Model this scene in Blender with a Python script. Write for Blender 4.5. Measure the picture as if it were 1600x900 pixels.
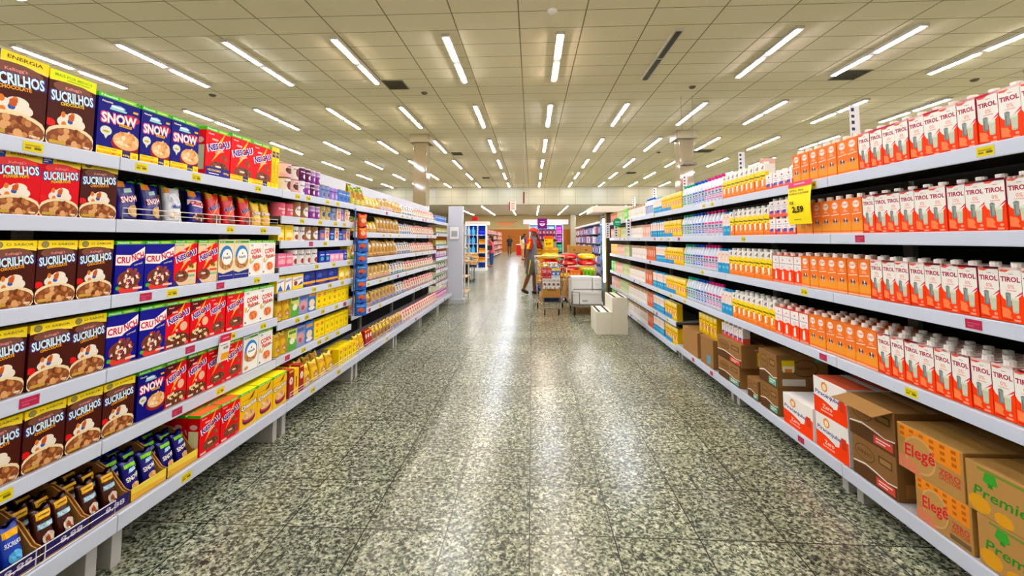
import bpy, bmesh, math, random
from mathutils import Vector, Matrix
random.seed(7)
PI = math.pi
SC = bpy.context.scene
COL = SC.collection
for o in list(bpy.data.objects):
    bpy.data.objects.remove(o)

# ------------------------------------------------------------------ camera, world, exposure
cd = bpy.data.cameras.new('camera'); cam = bpy.data.objects.new('camera', cd); COL.objects.link(cam)
cam.location = (0, 0, 1.4)
cam.rotation_euler = (PI / 2 + 0.0673, 0.0, 0.0470)
cd.sensor_fit = 'HORIZONTAL'; cd.sensor_width = 36
cd.lens = 650.46 / 1600 * 36
cd.shift_y = -(450 - 330.1) / 1600
cd.clip_start = 0.05; cd.clip_end = 200
SC.camera = cam
SC.view_settings.view_transform = 'Standard'
SC.view_settings.look = 'None'
SC.view_settings.exposure = 0.15
SC.view_settings.gamma = 1
SC.view_settings.use_curve_mapping = False
SC.cycles.max_bounces = 8
SC.cycles.diffuse_bounces = 5
SC.cycles.glossy_bounces = 3
SC.cycles.caustics_reflective = False
SC.cycles.caustics_refractive = False
SC.cycles.sample_clamp_indirect = 8
wd = bpy.data.worlds.new('world'); SC.world = wd; wd.use_nodes = True
wd.node_tree.nodes['Background'].inputs[0].default_value = (1.0, 0.97, 0.92, 1)
wd.node_tree.nodes['Background'].inputs[1].default_value = 0.25
LIGHT = 118       # radiance of the ceiling tubes
CEIL = 5.608

# ------------------------------------------------------------------ materials
def lin(hx):
    hx = hx.lstrip('#')
    c = [int(hx[i:i + 2], 16) / 255 for i in (0, 2, 4)]
    return tuple((v / 12.92 if v <= .04045 else ((v + .055) / 1.055) ** 2.4) for v in c) + (1,)
_M = {}
def M(hx, rough=.5, metal=0.0, emit=0.0, spec=.12, var=0.0):
    k = (hx, rough, metal, emit, spec, var)
    if k in _M: return _M[k]
    m = bpy.data.materials.new('surface_' + hx.lstrip('#')); m.use_nodes = True
    n = m.node_tree.nodes; b = n['Principled BSDF']
    b.inputs['Base Color'].default_value = lin(hx)
    b.inputs['Roughness'].default_value = rough
    b.inputs['Metallic'].default_value = metal
    b.inputs['Specular IOR Level'].default_value = spec
    if emit:
        b.inputs['Emission Color'].default_value = lin(hx)
        b.inputs['Emission Strength'].default_value = emit
    if var:
        L = m.node_tree.links
        t = n.new('ShaderNodeTexCoord'); z = n.new('ShaderNodeTexNoise'); z.inputs['Scale'].default_value = 14
        z.inputs['Detail'].default_value = 4
        L.new(t.outputs['Object'], z.inputs['Vector'])
        r = n.new('ShaderNodeMapRange'); r.inputs[3].default_value = 1 - var; r.inputs[4].default_value = 1 + var
        L.new(z.outputs['Fac'], r.inputs[0])
        h = n.new('ShaderNodeHueSaturation'); h.inputs['Color'].default_value = lin(hx)
        L.new(r.outputs[0], h.inputs['Value']); L.new(h.outputs[0], b.inputs['Base Color'])
    _M[k] = m
    return m
def MM(x): return M(x) if isinstance(x, str) else x

# ------------------------------------------------------------------ mesh builder
class MB:
    def __init__(s): s.v = []; s.f = []; s.m = []; s.mats = []
    def mi(s, mat):
        mat = MM(mat)
        if mat not in s.mats: s.mats.append(mat)
        return s.mats.index(mat)
    def face(s, pts, mat):
        i = len(s.v); s.v += [tuple(p) for p in pts]; s.f.append(tuple(range(i, i + len(pts)))); s.m.append(s.mi(mat))
    def raw(s, vs, fs, mat):
        i = len(s.v); s.v += [tuple(p) for p in vs]; k = s.mi(mat)
        for f in fs: s.f.append(tuple(a + i for a in f)); s.m.append(k)
    def box(s, x0, x1, y0, y1, z0, z1, mat, top=None, T=None):
        vs = [(x0, y0, z0), (x1, y0, z0), (x1, y1, z0), (x0, y1, z0), (x0, y0, z1), (x1, y0, z1), (x1, y1, z1), (x0, y1, z1)]
        if T: vs = [tuple(T @ Vector(p)) for p in vs]
        i = len(s.v); s.v += vs; k = s.mi(mat); kt = s.mi(top) if top else k
        for f, q in (((3, 2, 1, 0), k), ((4, 5, 6, 7), kt), ((0, 1, 5, 4), k), ((1, 2, 6, 5), k), ((2, 3, 7, 6), k), ((3, 0, 4, 7), k)):
            s.f.append(tuple(a + i for a in f)); s.m.append(q)
        return s
    def tube(s, pts, r, mat, n=6, close=False):
        pts = [Vector(p) for p in pts]; N = len(pts); rings = []
        for i, p in enumerate(pts):
            if close: d = pts[(i + 1) % N] - pts[i - 1]
            else: d = (pts[min(i + 1, N - 1)] - pts[max(i - 1, 0)])
            d.normalize()
            a = Vector((0, 0, 1)) if abs(d.z) < .9 else Vector((1, 0, 0))
            u = d.cross(a).normalized(); w = d.cross(u)
            rings.append([p + (u * math.cos(2 * PI * j / n) + w * math.sin(2 * PI * j / n)) * r for j in range(n)])
        vs = [q for R in rings for q in R]; fs = []
        for i in range(N if close else N - 1):
            for j in range(n):
                k = (i + 1) % N
                fs.append((i * n + j, i * n + (j + 1) % n, k * n + (j + 1) % n, k * n + j))
        if not close: fs += [tuple(range(n))[::-1], tuple((N - 1) * n + j for j in range(n))]
        s.raw(vs, fs, mat); return s
    def lathe(s, prof, mats, n=14, c=(0, 0, 0), sq=0.0):
        # prof [(r,z)], mats one per segment
        vs = []
        for r, z in prof:
            for j in range(n):
                a = 2 * PI * (j + .5) / n; k = 1.0
                if sq: k = 1 / (max(abs(math.cos(a)), abs(math.sin(a))) * sq + (1 - sq))
                vs.append((c[0] + r * k * math.cos(a), c[1] + r * k * math.sin(a), c[2] + z))
        i = len(s.v); s.v += vs
        for q in range(len(prof) - 1):
            k = s.mi(mats[q] if isinstance(mats, list) else mats)
            for j in range(n):
                s.f.append((i + q * n + j, i + q * n + (j + 1) % n, i + (q + 1) * n + (j + 1) % n, i + (q + 1) * n + j)); s.m.append(k)
        s.f.append(tuple(i + j for j in range(n))[::-1]); s.m.append(s.mi(mats[0] if isinstance(mats, list) else mats))
        e = i + (len(prof) - 1) * n
        s.f.append(tuple(e + j for j in range(n))); s.m.append(s.mi(mats[-1] if isinstance(mats, list) else mats))
        return s
    def mesh(s, name, smooth=False, bevel=0.0):
        me = bpy.data.meshes.new(name); me.from_pydata(s.v, [], s.f)
        for m in s.mats: me.materials.append(m)
        me.polygons.foreach_set('material_index', s.m)
        if bevel:
            b = bmesh.new(); b.from_mesh(me)
            bmesh.ops.remove_doubles(b, verts=b.verts, dist=1e-5)
            bmesh.ops.bevel(b, geom=[e for e in b.edges if len(e.link_faces) == 2 and e.calc_face_angle(0) > .6], offset=bevel, segments=2, affect='EDGES', profile=.6)
            b.to_mesh(me); b.free()
        if smooth: me.polygons.foreach_set('use_smooth', [True] * len(me.polygons))
        me.update(); return me

def put(name, mesh, parent=None, loc=(0, 0, 0), rot=(0, 0, 0), label=None):
    o = bpy.data.objects.new(name, mesh); COL.objects.link(o)
    o.location = loc; o.rotation_euler = rot
    if parent is not None: o.parent = parent
    if label: o['label'] = label
    return o
def tag(o, label, cat, group=None, kind=None):
    o['label'] = label; o['category'] = cat
    if group: o['group'] = group
    if kind: o['kind'] = kind
    return o
def empty(name, loc=(0, 0, 0), rotz=0.0):
    return put(name, None, None, loc, (0, 0, rotz))
def struct(name, mesh, label=None):
    o = put(name, mesh); o['kind'] = 'structure'
    if label: o['label'] = label
    return o
def copy_thing(o):
    c = o.copy(); COL.objects.link(c)
    for ch in list(o.children):
        d = ch.copy(); COL.objects.link(d); d.parent = c
        for g in list(ch.children):
            e = g.copy(); COL.objects.link(e); e.parent = d
    return c
ORD = 'first second third fourth fifth sixth seventh eighth ninth tenth eleventh twelfth thirteenth fourteenth fifteenth sixteenth seventeenth eighteenth nineteenth twentieth'.split()
TENS = ['', '', 'twenty', 'thirty', 'forty', 'fifty']
def ordn(i):
    if i < 20: return ORD[i]
    i += 1
    t, u = divmod(i, 10)
    return TENS[t] + ('-' + ORD[u - 1] if u else 'th')

# ------------------------------------------------------------------ printed fronts
_G = {}
def glyphs(text, bold=0.0, shear=0.0):
    k = (text, bold, shear)
    if k in _G: return _G[k]
    cu = bpy.data.curves.new('t', 'FONT'); cu.body = text; cu.offset = bold; cu.shear = shear; cu.resolution_u = 2
    ob = bpy.data.objects.new('t', cu); COL.objects.link(ob)
    dg = bpy.context.evaluated_depsgraph_get(); me = bpy.data.meshes.new_from_object(ob.evaluated_get(dg))
    vs = [(v.co.x, v.co.y) for v in me.vertices]; fs = [tuple(p.vertices) for p in me.polygons]
    bpy.data.objects.remove(ob); bpy.data.curves.remove(cu); bpy.data.meshes.remove(me)
    x0 = min(v[0] for v in vs); x1 = max(v[0] for v in vs); y0 = min(v[1] for v in vs); y1 = max(v[1] for v in vs)
    vs = [((x - x0) / (x1 - x0) - .5, (y - y0) / (y1 - y0) - .5) for x, y in vs]
    _G[k] = (vs, fs); return _G[k]
def R(u0, v0, u1, v1, c): return ('P', [(u0, v0), (u1, v0), (u1, v1), (u0, v1)], c)
def P(pts, c): return ('P', pts, c)
def E(cu, cv, ru, rv, c): return ('E', cu, cv, ru, rv, c)
def T(s, cu, cv, wu, hv, c, rot=0, bold=.02, shear=0.0): return ('T', s, cu, cv, wu, hv, c, rot, bold, shear)
def TO(s, cu, cv, wu, hv, c, oc, rot=0, shear=0.0, t=1.1):
    return [T(s, cu, cv, wu * (1 + .35 * (t - 1)), hv * t, oc, rot, .07, shear), T(s, cu, cv, wu, hv, c, rot, .035, shear)]
def BL(n, cu, cv, ru, rv, cols, r=.06, seed=1):
    g = random.Random(seed); out = []
    for i in range(n):
        a = g.uniform(0, 2 * PI); q = math.sqrt(g.random())
        out.append(E(cu + ru * q * math.cos(a), cv + rv * q * math.sin(a), r * g.uniform(.6, 1.2), r * g.uniform(.4, .8), cols[i % len(cols)]))
    return out
def flat(l):
    out = []
    for p in l:
        if isinstance(p, list): out += flat(p)
        else: out.append(p)
    return out
def art(name, w, h, prims, yf=None, step=.00004, rough=.4):
    """flat printed shapes laid on the front face (x from -w/2 to w/2, z from 0 to h)"""
    b = MB()
    for k, p in enumerate(flat(prims)):
        off = -.0003 - step * k
        def pt(u, v):
            u = min(1, max(0, u)); v = min(1, max(0, v))
            return ((u - .5) * w, off + (yf(u, v) if yf else 0), v * h)
        c = M(p[-1], rough) if p[0] != 'T' else M(p[6], rough)
        if p[0] == 'P':
            if yf and len(p[1]) == 4:
                q = p[1]; N = 6
                g = [[(q[0][0] * (1 - s) * (1 - t) + q[1][0] * s * (1 - t) + q[2][0] * s * t + q[3][0] * (1 - s) * t, q[0][1] * (1 - s) * (1 - t) + q[1][1] * s * (1 - t) + q[2][1] * s * t + q[3][1] * (1 - s) * t) for s in [i / N for i in range(N + 1)]] for t in [i / N for i in range(N + 1)]]
                vs = [pt(*a) for r in g for a in r]
                b.raw(vs, [(r * (N + 1) + i, r * (N + 1) + i + 1, (r + 1) * (N + 1) + i + 1, (r + 1) * (N + 1) + i) for r in range(N) for i in range(N)], c)
            else: b.face([pt(*a) for a in p[1]], c)
        elif p[0] == 'E':
            _, cu, cv, ru, rv, _c = p; n = 20 if ru > .1 else 9
            vs = [pt(cu, cv)]
            for ring in (.55, 1.0):
                vs += [pt(min(1, max(0, cu + ring * ru * math.cos(2 * PI * i / n))), min(1, max(0, cv + ring * rv * math.sin(2 * PI * i / n)))) for i in range(n)]
            fs = [(0, 1 + i, 1 + (i + 1) % n) for i in range(n)] + [(1 + i, 1 + n + i, 1 + n + (i + 1) % n, 1 + (i + 1) % n) for i in range(n)]
            b.raw(vs, fs, c)
        else:
            _, s, cu, cv, wu, hv, _c, rot, bold, shear = p
            gv, gf = glyphs(s, bold, shear); ca, sa = math.cos(math.radians(rot)), math.sin(math.radians(rot)); vs = []
            for x, y in gv:
                X, Z = x * wu * w, y * hv * h
                q = pt(cu + (X * ca - Z * sa) / w, cv + (X * sa + Z * ca) / h); vs.append((q[0], q[1] - (.0014 if yf else 0), q[2]))
            b.raw(vs, gf, c)
    return b.mesh(name)

# ------------------------------------------------------------------ products: body mesh plus parts, all sharing mesh data
def body_box(name, w, d, h, col, top=None, bands=None, slope=0.0, side=None):
    """carton body; bands = [(z_to_fraction, colour)] from the bottom up, front stays col of its band"""
    b = MB(); bands = bands or [(1.0, col)]; z0 = 0.0
    for q, (f, c) in enumerate(bands):
        z1 = h * f; last = q == len(bands) - 1
        zf, zb = (z1 - slope if last else z1), z1
        vs = [(-w / 2, 0, z0), (w / 2, 0, z0), (w / 2, d, z0), (-w / 2, d, z0), (-w / 2, 0, zf), (w / 2, 0, zf), (w / 2, d, zb), (-w / 2, d, zb)]
        i = len(b.v); b.v += vs; k = b.mi(c)
        fs = [(0, 1, 5, 4), (1, 2, 6, 5), (2, 3, 7, 6), (3, 0, 4, 7)]
        for f4 in fs: b.f.append(tuple(a + i for a in f4)); b.m.append(k)
        if q == 0: b.f.append((i + 3, i + 2, i + 1, i)); b.m.append(k)
        if last: b.f.append((i + 4, i + 5, i + 6, i + 7)); b.m.append(b.mi(top or c))
        z0 = z1
    me = b.mesh(name)
    bm = bmesh.new(); bm.from_mesh(me); bmesh.ops.remove_doubles(bm, verts=bm.verts, dist=1e-5); bm.to_mesh(me); bm.free()
    return me
def cap_mesh(col, r=.0165, h=.021):
    return MB().lathe([(r * 1.08, 0), (r * 1.08, h * .2), (r, h * .25), (r, h * .95), (r * .9, h)], MM(col), 10).mesh('cap')
GREEN, DGREEN, WHITE = '#49c516', '#128a1e', '#f4f2ea'
def nes_top(): return [R(0, .93, 1, 1, GREEN), R(.48, .935, .95, .995, '#8fd11c'), T('Nestlé', .24, .965, .38, .035, WHITE), R(.52, .958, .82, .968, '#e9ffcf'), E(.93, .965, .05, .03, DGREEN), P([(.9, .965), (.925, .95), (.97, .985), (.925, .962)], '#dff5b0')]
FLK = ['#c98a4e', '#8a4a22', '#b06a34', '#dba56a', '#74391b']
def a_suc(bg, band, sub, subc):
    p = [R(0, .875, 1, 1, '#ffdf10'), P([(0, .855), (.5, .885), (1, .84), (1, .9), (0, .9)], '#ffe24a'), E(.5, .8, .42, .085, '#7a4b3a' if bg == BRN else '#ef3b36')]
    if band == 'sabor': p += [E(.17, .935, .1, .055, '#6b6d63'), E(.17, .935, .08, .043, '#9c8f3d'), T('O SABOR', .63, .94, .6, .036, '#6e6b45')]
    elif band == 'energia': p += [R(0, .86, .26, 1, '#1747b4'), R(.03, .94, .2, .955, '#cfe0ff'), R(.03, .915, .23, .93, '#e8f0ff'), R(.03, .885, .14, .9, '#cfe0ff'), T('ENERGIA', .63, .945, .55, .045, '#5a5028')]
    else: p += [R(0, .875, 1, 1, '#e6f000'), T('MAIS POR MENOS', .5, .945, .8, .04, '#7fae12'), R(.35, .897, .85, .91, '#8fb51e')]
    p += [T("Kellogg's", .5, .8, .34, .05, '#f29a96', 6, .008), TO('SUCRILHOS', .5, .685, .9, .14, '#d5f3f5', '#3a2a86', 6, t=1.2), TO(sub, .5, .59, .5, .045, subc, '#8a3c10', 7)]
    p += [E(.5, .34, .3, .1, '#efe6d6'), E(.56, .42, .17, .07, '#f3ead9'), E(.36, .4, .1, .05, '#f3ead9'), BL(9, .5, .38, .26, .1, ['#e07a26', '#2c55a8', '#c4581c', '#f0e4cf'], .055, 3), E(.06, .3, .11, .05, '#e01414')]
    p += [E(.5, .11, .56, .2, '#efdcae'), E(.5, .1, .5, .165, '#8b4b28'), BL(34, .5, .1, .42, .13, FLK, .07, 5), R(.06, .03, .4, .075, '#c9a23c'), T('780 g', .84, .05, .18, .03, '#fff5e0') if band == 'energia' and bg == BRN else R(.78, .04, .92, .06, '#e8dcc4')]
    return p
def a_snow(eco):
    p = nes_top() + [T('Nestlé', .2, .87, .24, .028, WHITE), P([(.25, .76), (.62, .76), (.62, .83), (.5, .86), (.3, .84)], '#6fb7ea'), R(.27, .765, .66, .79, '#9fe0c8'), R(.29, .8, .58, .835, '#f4f8ff'), E(.8, .69, .2, .07, '#b51631'), R(.82, .8, .95, .835, '#f2b70c')]
    p += [TO('SNOW', .5, .63, .84, .165, '#fff8f2', '#e3408a', 4, t=1.2), R(.5, .52, .8, .565, '#f2b70c'), T('FLAKES', .65, .543, .26, .03, '#7a2a10', 3)]
    p += [E(.2, .4, .13, .075, '#dfe6d8'), E(.2, .39, .08, .02, '#c9a640'), P([(.14, .35), (.26, .35), (.2, .27)], '#dfe6d8'), E(.7, .24, .38, .15, '#8b1224'), E(.7, .3, .34, .15, '#efb879'), BL(30, .7, .31, .28, .13, ['#f6cf98', '#e9a862', '#fbe3bd', '#dd9450'], .055, 8)]
    if eco: p += [R(0, 0, .6, .14, '#ffe000'), T('EMBALAGEM', .25, .112, .4, .025, '#e2661c'), T('ECONÔMICA', .3, .055, .55, .05, '#e2401c'), R(.6, 0, .8, .13, '#231f6e'), T('620g', .7, .06, .17, .04, '#ffe000'), R(.8, 0, 1, .13, '#ffe000'), T('20', .9, .06, .1, .05, '#e2661c')]
    return p
def a_nesc(v):
    bg2 = {'duo': '#5c0a12', 'bege': '#f1cfa0'}.get(v)
    p = nes_top()
    if bg2: p += [P([(0, .93), (0, .68), (.85, .93)], bg2)]
    if v == 'bege': p += [P([(1, .5), (1, 0), (0, 0), (0, .02), (.55, .36)], '#f1cfa0'), R(.02, .87, .4, .9, '#5bbf86'), P([(0, .16), (.25, 0), (0, 0)], '#23297e'), R(.6, .36, .98, .42, '#cfe02a'), R(.6, .27, .98, .32, '#e8482a'), R(.55, .17, .95, .22, '#74c49a'), R(.6, .05, .97, .12, '#dccbb4')]
    p += [T('Nestlé', .2, .87, .22, .03, '#ffd5d0'), P([(.78, .97), (.42, .66), (.58, .66), (.25, .3), (.72, .62), (.55, .62)], '#ffbf1f'), R(.24, .745, .48, .785, '#ffb7ad'), TO('NESCAU', .53, .655, .9, .125, '#241c94', '#f6e9f4', 17, t=1.28), TO('DUO' if v == 'duo' else 'CEREAL', .55, .54, .36, .05, '#f4e2c0', '#b03a1c', 19)]
    if v == 'duo': p += [E(.75, .42, .16, .1, '#f0bd94'), E(.45, .36, .05, .03, '#f3d5b0'), E(.5, .14, .52, .16, '#6d3122'), BL(26, .5, .17, .42, .12, ['#7a3c22', '#f0e0a8', '#5a2516', '#e9d08c'], .06, 4)]
    else:
        x, r = (.34, .3) if v == 'bege' else (.56, .4)
        p += [E(.72, .44, .09, .06, '#8d4620'), E(.82, .4, .06, .045, '#a35a2a'), E(x, .2, r, .13, '#7d4429'), BL(24, x, .2, r * .85, .11, ['#8b4e33', '#5f2d1c', '#9c5c40'], .05, 6), E(x - .05, .22, .12, .02, '#f3e7d8')]
    if v == 'eco': p += [R(0, 0, .55, .13, '#ffe000'), T('EMBALAGEM', .27, .105, .44, .022, '#e2661c'), T('ECONÔMICA', .28, .05, .5, .048, '#e2401c'), R(.55, 0, .8, .13, '#231f6e'), T('770g', .67, .06, .2, .04, '#ffe000'), R(.8, 0, 1, .13, '#ffe000')]
    elif v == 'economia': p += [R(.02, .02, 1, .19, '#1d1f86'), T('+ECONOMIA', .36, .13, .55, .045, '#ffd800'), T('400g', .85, .1, .24, .05, '#ffd800'), R(.15, .055, .55, .07, '#ffffff')]
    elif v != 'bege': p += [R(.05, .03, .32, .075, '#f0d8c8'), R(.8, .02, .96, .07, '#ef6a72')]
    return p
def a_crunch():
    p = nes_top() + [P([(0, .54), (.48, .52), (.58, .57), (1, .68), (1, .88), (.55, .72), (0, .735)], '#fdf3ee'), T('CRU', .26, .63, .46, .13, '#d3114f', -1, .035), T('NCH', .76, .69, .44, .14, '#d3114f', 12, .035), T('cereal', .78, .545, .3, .04, '#c9c9c9', 12)]
    p += [E(.5, .07, .36, .11, '#e63a32'), E(.48, .25, .4, .18, '#7a3a24'), BL(44, .5, .27, .42, .18, ['#6b3020', '#f4e3c4', '#8d4a2c', '#c8432c', '#512417', '#f7ead2', '#7b2a6a'], .055, 9), E(.1, .1, .07, .04, '#3fae2a'), R(.62, .05, .95, .09, '#e9d3c4')]
    return p
def a_nesfit(white):
    p = [R(.05, .91, .95, .965, '#38a52c'), T('Nestlé', .25, .937, .3, .03, WHITE), E(.5, .55, .43, .3, '#2d7fd0'), E(.5, .44, .44, .2, '#c28a55'), BL(26, .5, .36, .36, .1, ['#b4703c', '#d9a76a', '#9c5a30'], .05, 2), E(.53, .56, .33, .2, '#fffdf4'), T('Nesfit', .53, .55, .46, .075, '#23307a', 3), E(.53, .64, .04, .025, '#23307a')]
    p += [E(.2, .1, .14, .05, '#d99a5a')] if white else [P([(0, .2), (.3, .15), (1, .22), (1, 0), (0, 0)], '#232c86'), T('SEM ADIÇÃO DE AÇÚCARES', .5, .1, .86, .035, '#e6ecff')]
    return p
def a_corn(): return nes_top() + [E(.2, .86, .1, .03, '#b9bcc4'), TO('CORN', .5, .69, .72, .14, '#d4131c', '#fff2ea', 6), TO('flakes', .55, .55, .66, .11, '#e33a3a', '#fff2ea', 6), E(.12, .42, .07, .08, '#f0c22a'), P([(.2, .34), (.4, .46), (.98, .52), (.98, .54), (.4, .48), (.19, .37)], '#2f9a42'), E(.58, .22, .32, .17, '#f3ece0'), E(.58, .24, .26, .12, '#ef8a3c'), BL(14, .58, .25, .22, .1, ['#f09a4a', '#e26a30', '#e0614e'], .06, 3), E(.1, .08, .05, .03, '#4c6b5c')]
def a_cheer(): return nes_top() + [P([(.45, .72), (.75, .9), (.86, .93), (.72, .76)], '#8a4a12'), R(.08, .75, .52, .77, '#d99a12'), TO('Cheerios', .5, .6, .88, .14, '#fdf6ec', '#3a1c5c', 8, t=1.2), E(.52, .21, .38, .16, '#5a1650'), E(.52, .26, .38, .13, '#c42a50'), E(.52, .31, .36, .12, '#eebb74'), BL(22, .52, .35, .3, .1, ['#f6cf8e', '#dd9c54', '#f9e2b4'], .055, 6), P([(.3, .06), (.7, .06), (.8, .1), (.5, .075), (.2, .1)], '#c89a10')]
OR = '#fb3d02'
def a_tirol(): return [P([(0, .53), (.12, .45), (.3, .4), (.72, .43), (1, .56), (1, 1), (0, 1)], '#efede6'), P([(.62, .47), (1, .56), (1, .6), (.98, .6)], '#e8304a'), P([(.02, 1), (.05, .965), (.3, .955), (.52, 1)], '#ee5a3a'), R(.44, .918, .66, .93, '#b8708c'), TO('TIROL', .5, .82, .9, .1, '#a5123f', '#f3e4ea', 0, t=1.05), T('0%', .52, .68, .3, .075, '#f0705e', 0, .0), T('Lactose', .52, .61, .46, .03, '#f0705e'), E(.36, .53, .13, .04, '#7d8788'), R(.24, .3, .48, .53, '#8d9a94'), R(.27, .3, .33, .5, '#6a7674'), E(.36, .3, .12, .02, '#77837e'), P([(.5, .45), (.84, .45), (.8, .2), (.54, .2)], '#c5cfb4'), E(.67, .45, .17, .025, '#dbe2cc'), E(.67, .2, .13, .02, '#b4c0a4'), P([(.04, .28), (.36, .25), (.46, .18), (.4, .14), (.5, .06), (.04, .09)], '#f8824a'), R(.04, .03, .5, .06, '#c23008'), E(.76, .12, .09, .03, '#d9a07c'), R(.56, .03, .86, .065, '#f5a184')]
def a_elege(): return [E(.5, .83, .3, .105, '#f7e7dc'), T('Elegê', .5, .84, .5, .085, '#d03a28', 8, .005), T('ZERO', .5, .675, .34, .035, '#ffd9c0'), T('LACTOSE', .5, .635, .44, .03, '#ffd9c0'), P([(.1, .54), (.9, .565), (.9, .585), (.1, .56)], '#ffe9d8'), P([(0, .3), (.3, .36), (.7, .33), (1, .38), (1, .1), (0, .1)], '#f39a2c'), E(.5, .36, .2, .075, '#4a3c40'), E(.38, .4, .08, .03, '#3a2f35'), E(.5, .31, .13, .05, '#c9a08c'), E(.5, .41, .07, .04, '#e9ded6'), R(0, 0, 1, .05, '#f8b494')]
def a_pira(): return [P([(0, .5), (.3, .47), (.7, .53), (1, .5), (1, 1), (0, 1)], '#f1edea'), E(.5, .85, .1, .04, '#e98f84'), T('Piracanjuba', .5, .72, .86, .05, '#3b4aa0'), T('Zero', .5, .61, .4, .05, '#ef6a55', 5), T('lactose', .5, .55, .5, .03, '#ef6a55'), P([(.32, .12), (.62, .12), (.6, .4), (.48, .46), (.36, .38)], '#f1ece2'), R(0, 0, 1, .08, '#f28a70')]
def a_piras(): return [P([(0, .35), (1, .45), (1, 1), (0, 1)], '#f2eeec'), E(.5, .82, .12, .06, '#c0434c'), T('Piracanjuba', .5, .66, .8, .06, '#4a55a0'), R(.3, .51, .7, .55, '#ef6a55'), P([(.1, .2), (.6, .25), (.65, .42), (.15, .4)], '#2a55c0'), R(.7, .15, .9, .5, '#e6d9dd')]
def a_ninho(): return [R(0, .76, 1, 1, '#f1ede4'), P([(.2, .84), (.45, .82), (.75, .9), (.7, .96), (.45, .92)], '#8e949c'), P([(.55, .8), (.68, .8), (.66, .95), (.58, .95)], '#a03044'), R(0, .44, 1, .68, '#f8d708'), E(.48, .68, .42, .1, '#f8d708'), P([(.02, .56), (.98, .53), (.98, .585), (.02, .615)], '#8a7a10'), T('NINHO', .5, .575, .8, .04, '#3b2c0c', -2), E(.32, .47, .14, .035, '#d46a2c'), P([(.28, .2), (.56, .2), (.6, .44), (.24, .44)], '#fbf4e6'), E(.62, .33, .28, .11, '#f7b046'), E(.6, .33, .2, .075, '#f28a1c'), P([(.28, .2), (.56, .2), (.6, .44), (.24, .44)], '#fbf4e6'), P([(0, .17), (1, .1), (1, .13), (0, .2)], '#f7a060')]
def a_blue(): return [P([(0, .42), (1, .5), (1, 1), (0, 1)], '#efe3da'), E(.5, .7, .34, .18, '#e98a72'), E(.5, .7, .22, .13, '#f6e6da'), P([(.4, .52), (.6, .52), (.62, .7), (.38, .7)], '#fffaf4'), R(.15, .2, .85, .32, '#5cc0e4')]
def a_yel(): return [R(0, .82, 1, 1, '#f6e08a'), R(.12, .68, .88, .72, '#6b5410'), E(.5, .4, .4, .15, '#e0702a'), P([(.4, .25), (.6, .25), (.62, .5), (.38, .5)], '#fff4dc'), R(.1, .03, .9, .1, '#caa00c')]
def a_yelb(): return a_yel() + [R(0, 0, 1, .24, '#1f8fd0'), BL(5, .5, .36, .4, .06, ['#e8642a', '#fff2d8'], .09, 4)]
def a_far(top, band, spot): return [R(0, .8, 1, 1, top), R(.1, .25, .3, .7, band), R(.45, .3, .6, .72, band), E(.7, .3, .14, .1, spot)]

def mk_box(kind, cat, w, d, h, col, prims, top=None, bands=None, cap=None, slope=0.0, extra=None):
    def f():
        parts = [('front_print', art('front_print', w, h - slope, prims), None)]
        body = body_box(kind, w, d, h, col, top, bands, slope)
        if cap: parts.append(('cap', cap_mesh(cap), (0, d * .42, h - slope * .58 - .001)))
        if extra: parts += extra(w, d, h)
        return body, parts
    return dict(kind=kind, cat=cat, w=w, d=d, h=h, f=f)
def side_print(pr):
    def g(w, d, h):
        me = art('side_print', d, h, pr)
        for v in me.vertices:   # turn to face the near side (-x local), which is the one the aisle shows
            x, y, z = v.co; v.co = (-w / 2 + y, d / 2 - x, z)
        return [('side_print', me, None)]
    return g
def bag_yf(w, h, d, full=.6):
    def t(u, v):
        e = max(0.0, 1 - abs(2 * u - 1) ** 3); q = 1 - max(0, v) ** 3
        return d / 2 * (.12 + .88 * e ** full * max(q, .0) ** (full + .1)) if v < .93 else d / 2 * .1
    def y(u, v):
        m = max(0, min(1, (1 - abs(2 * u - 1)) * 4)) * max(0, min(1, v * 5, (.93 - v) * 6))
        return d / 2 - t(u, v) + d * .07 * m * math.sin(13 * u + 7 * v + w * 40) * math.sin(17 * v + 3 * u)
    return y
def bag_mesh(name, w, h, d, rows, full=.6):
    """rows [(v_to, colour)] bottom up"""
    yf = bag_yf(w, h, d, full); b = MB(); nx, nz = 8 if full > .5 else 12, 12
    vv = [0, .04] + [i / nz for i in range(1, 11)] + [.9, .93, 1.0]
    vv = sorted(set(round(a, 3) for a in vv))
    g = random.Random(name)
    jit = {}
    for side in (0, 1):
        vs = []
        for v in vv:
            for i in range(nx + 1):
                u = i / nx; y = yf(u, v)
                pinch = 1 - .05 * math.sin(PI * min(1, v / .93)) + (.02 if v >= .93 else 0)
                x = (u - .5) * w * pinch
                z = v * h + (.006 * math.sin(u * 9 + side) if v > .9 else 0)
                vs.append((x, y if side == 0 else d - y, z))
        n = nx + 1
        for r in range(len(vv) - 1):
            c = next(c for q, c in rows if vv[r + 1] <= q + 1e-6)
            for i in range(nx):
                f = (r * n + i, r * n + i + 1, (r + 1) * n + i + 1, (r + 1) * n + i)
                b.raw([vs[k] for k in (f if side == 0 else f[::-1])], [(0, 1, 2, 3)], M(c, .27, spec=.45))
    me = b.mesh(name, True)
    bm = bmesh.new(); bm.from_mesh(me); bmesh.ops.remove_doubles(bm, verts=bm.verts, dist=1e-4)
    bmesh.ops.holes_fill(bm, edges=[e for e in bm.edges if e.is_boundary], sides=80)
    bm.to_mesh(me); bm.free()
    return me
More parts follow.
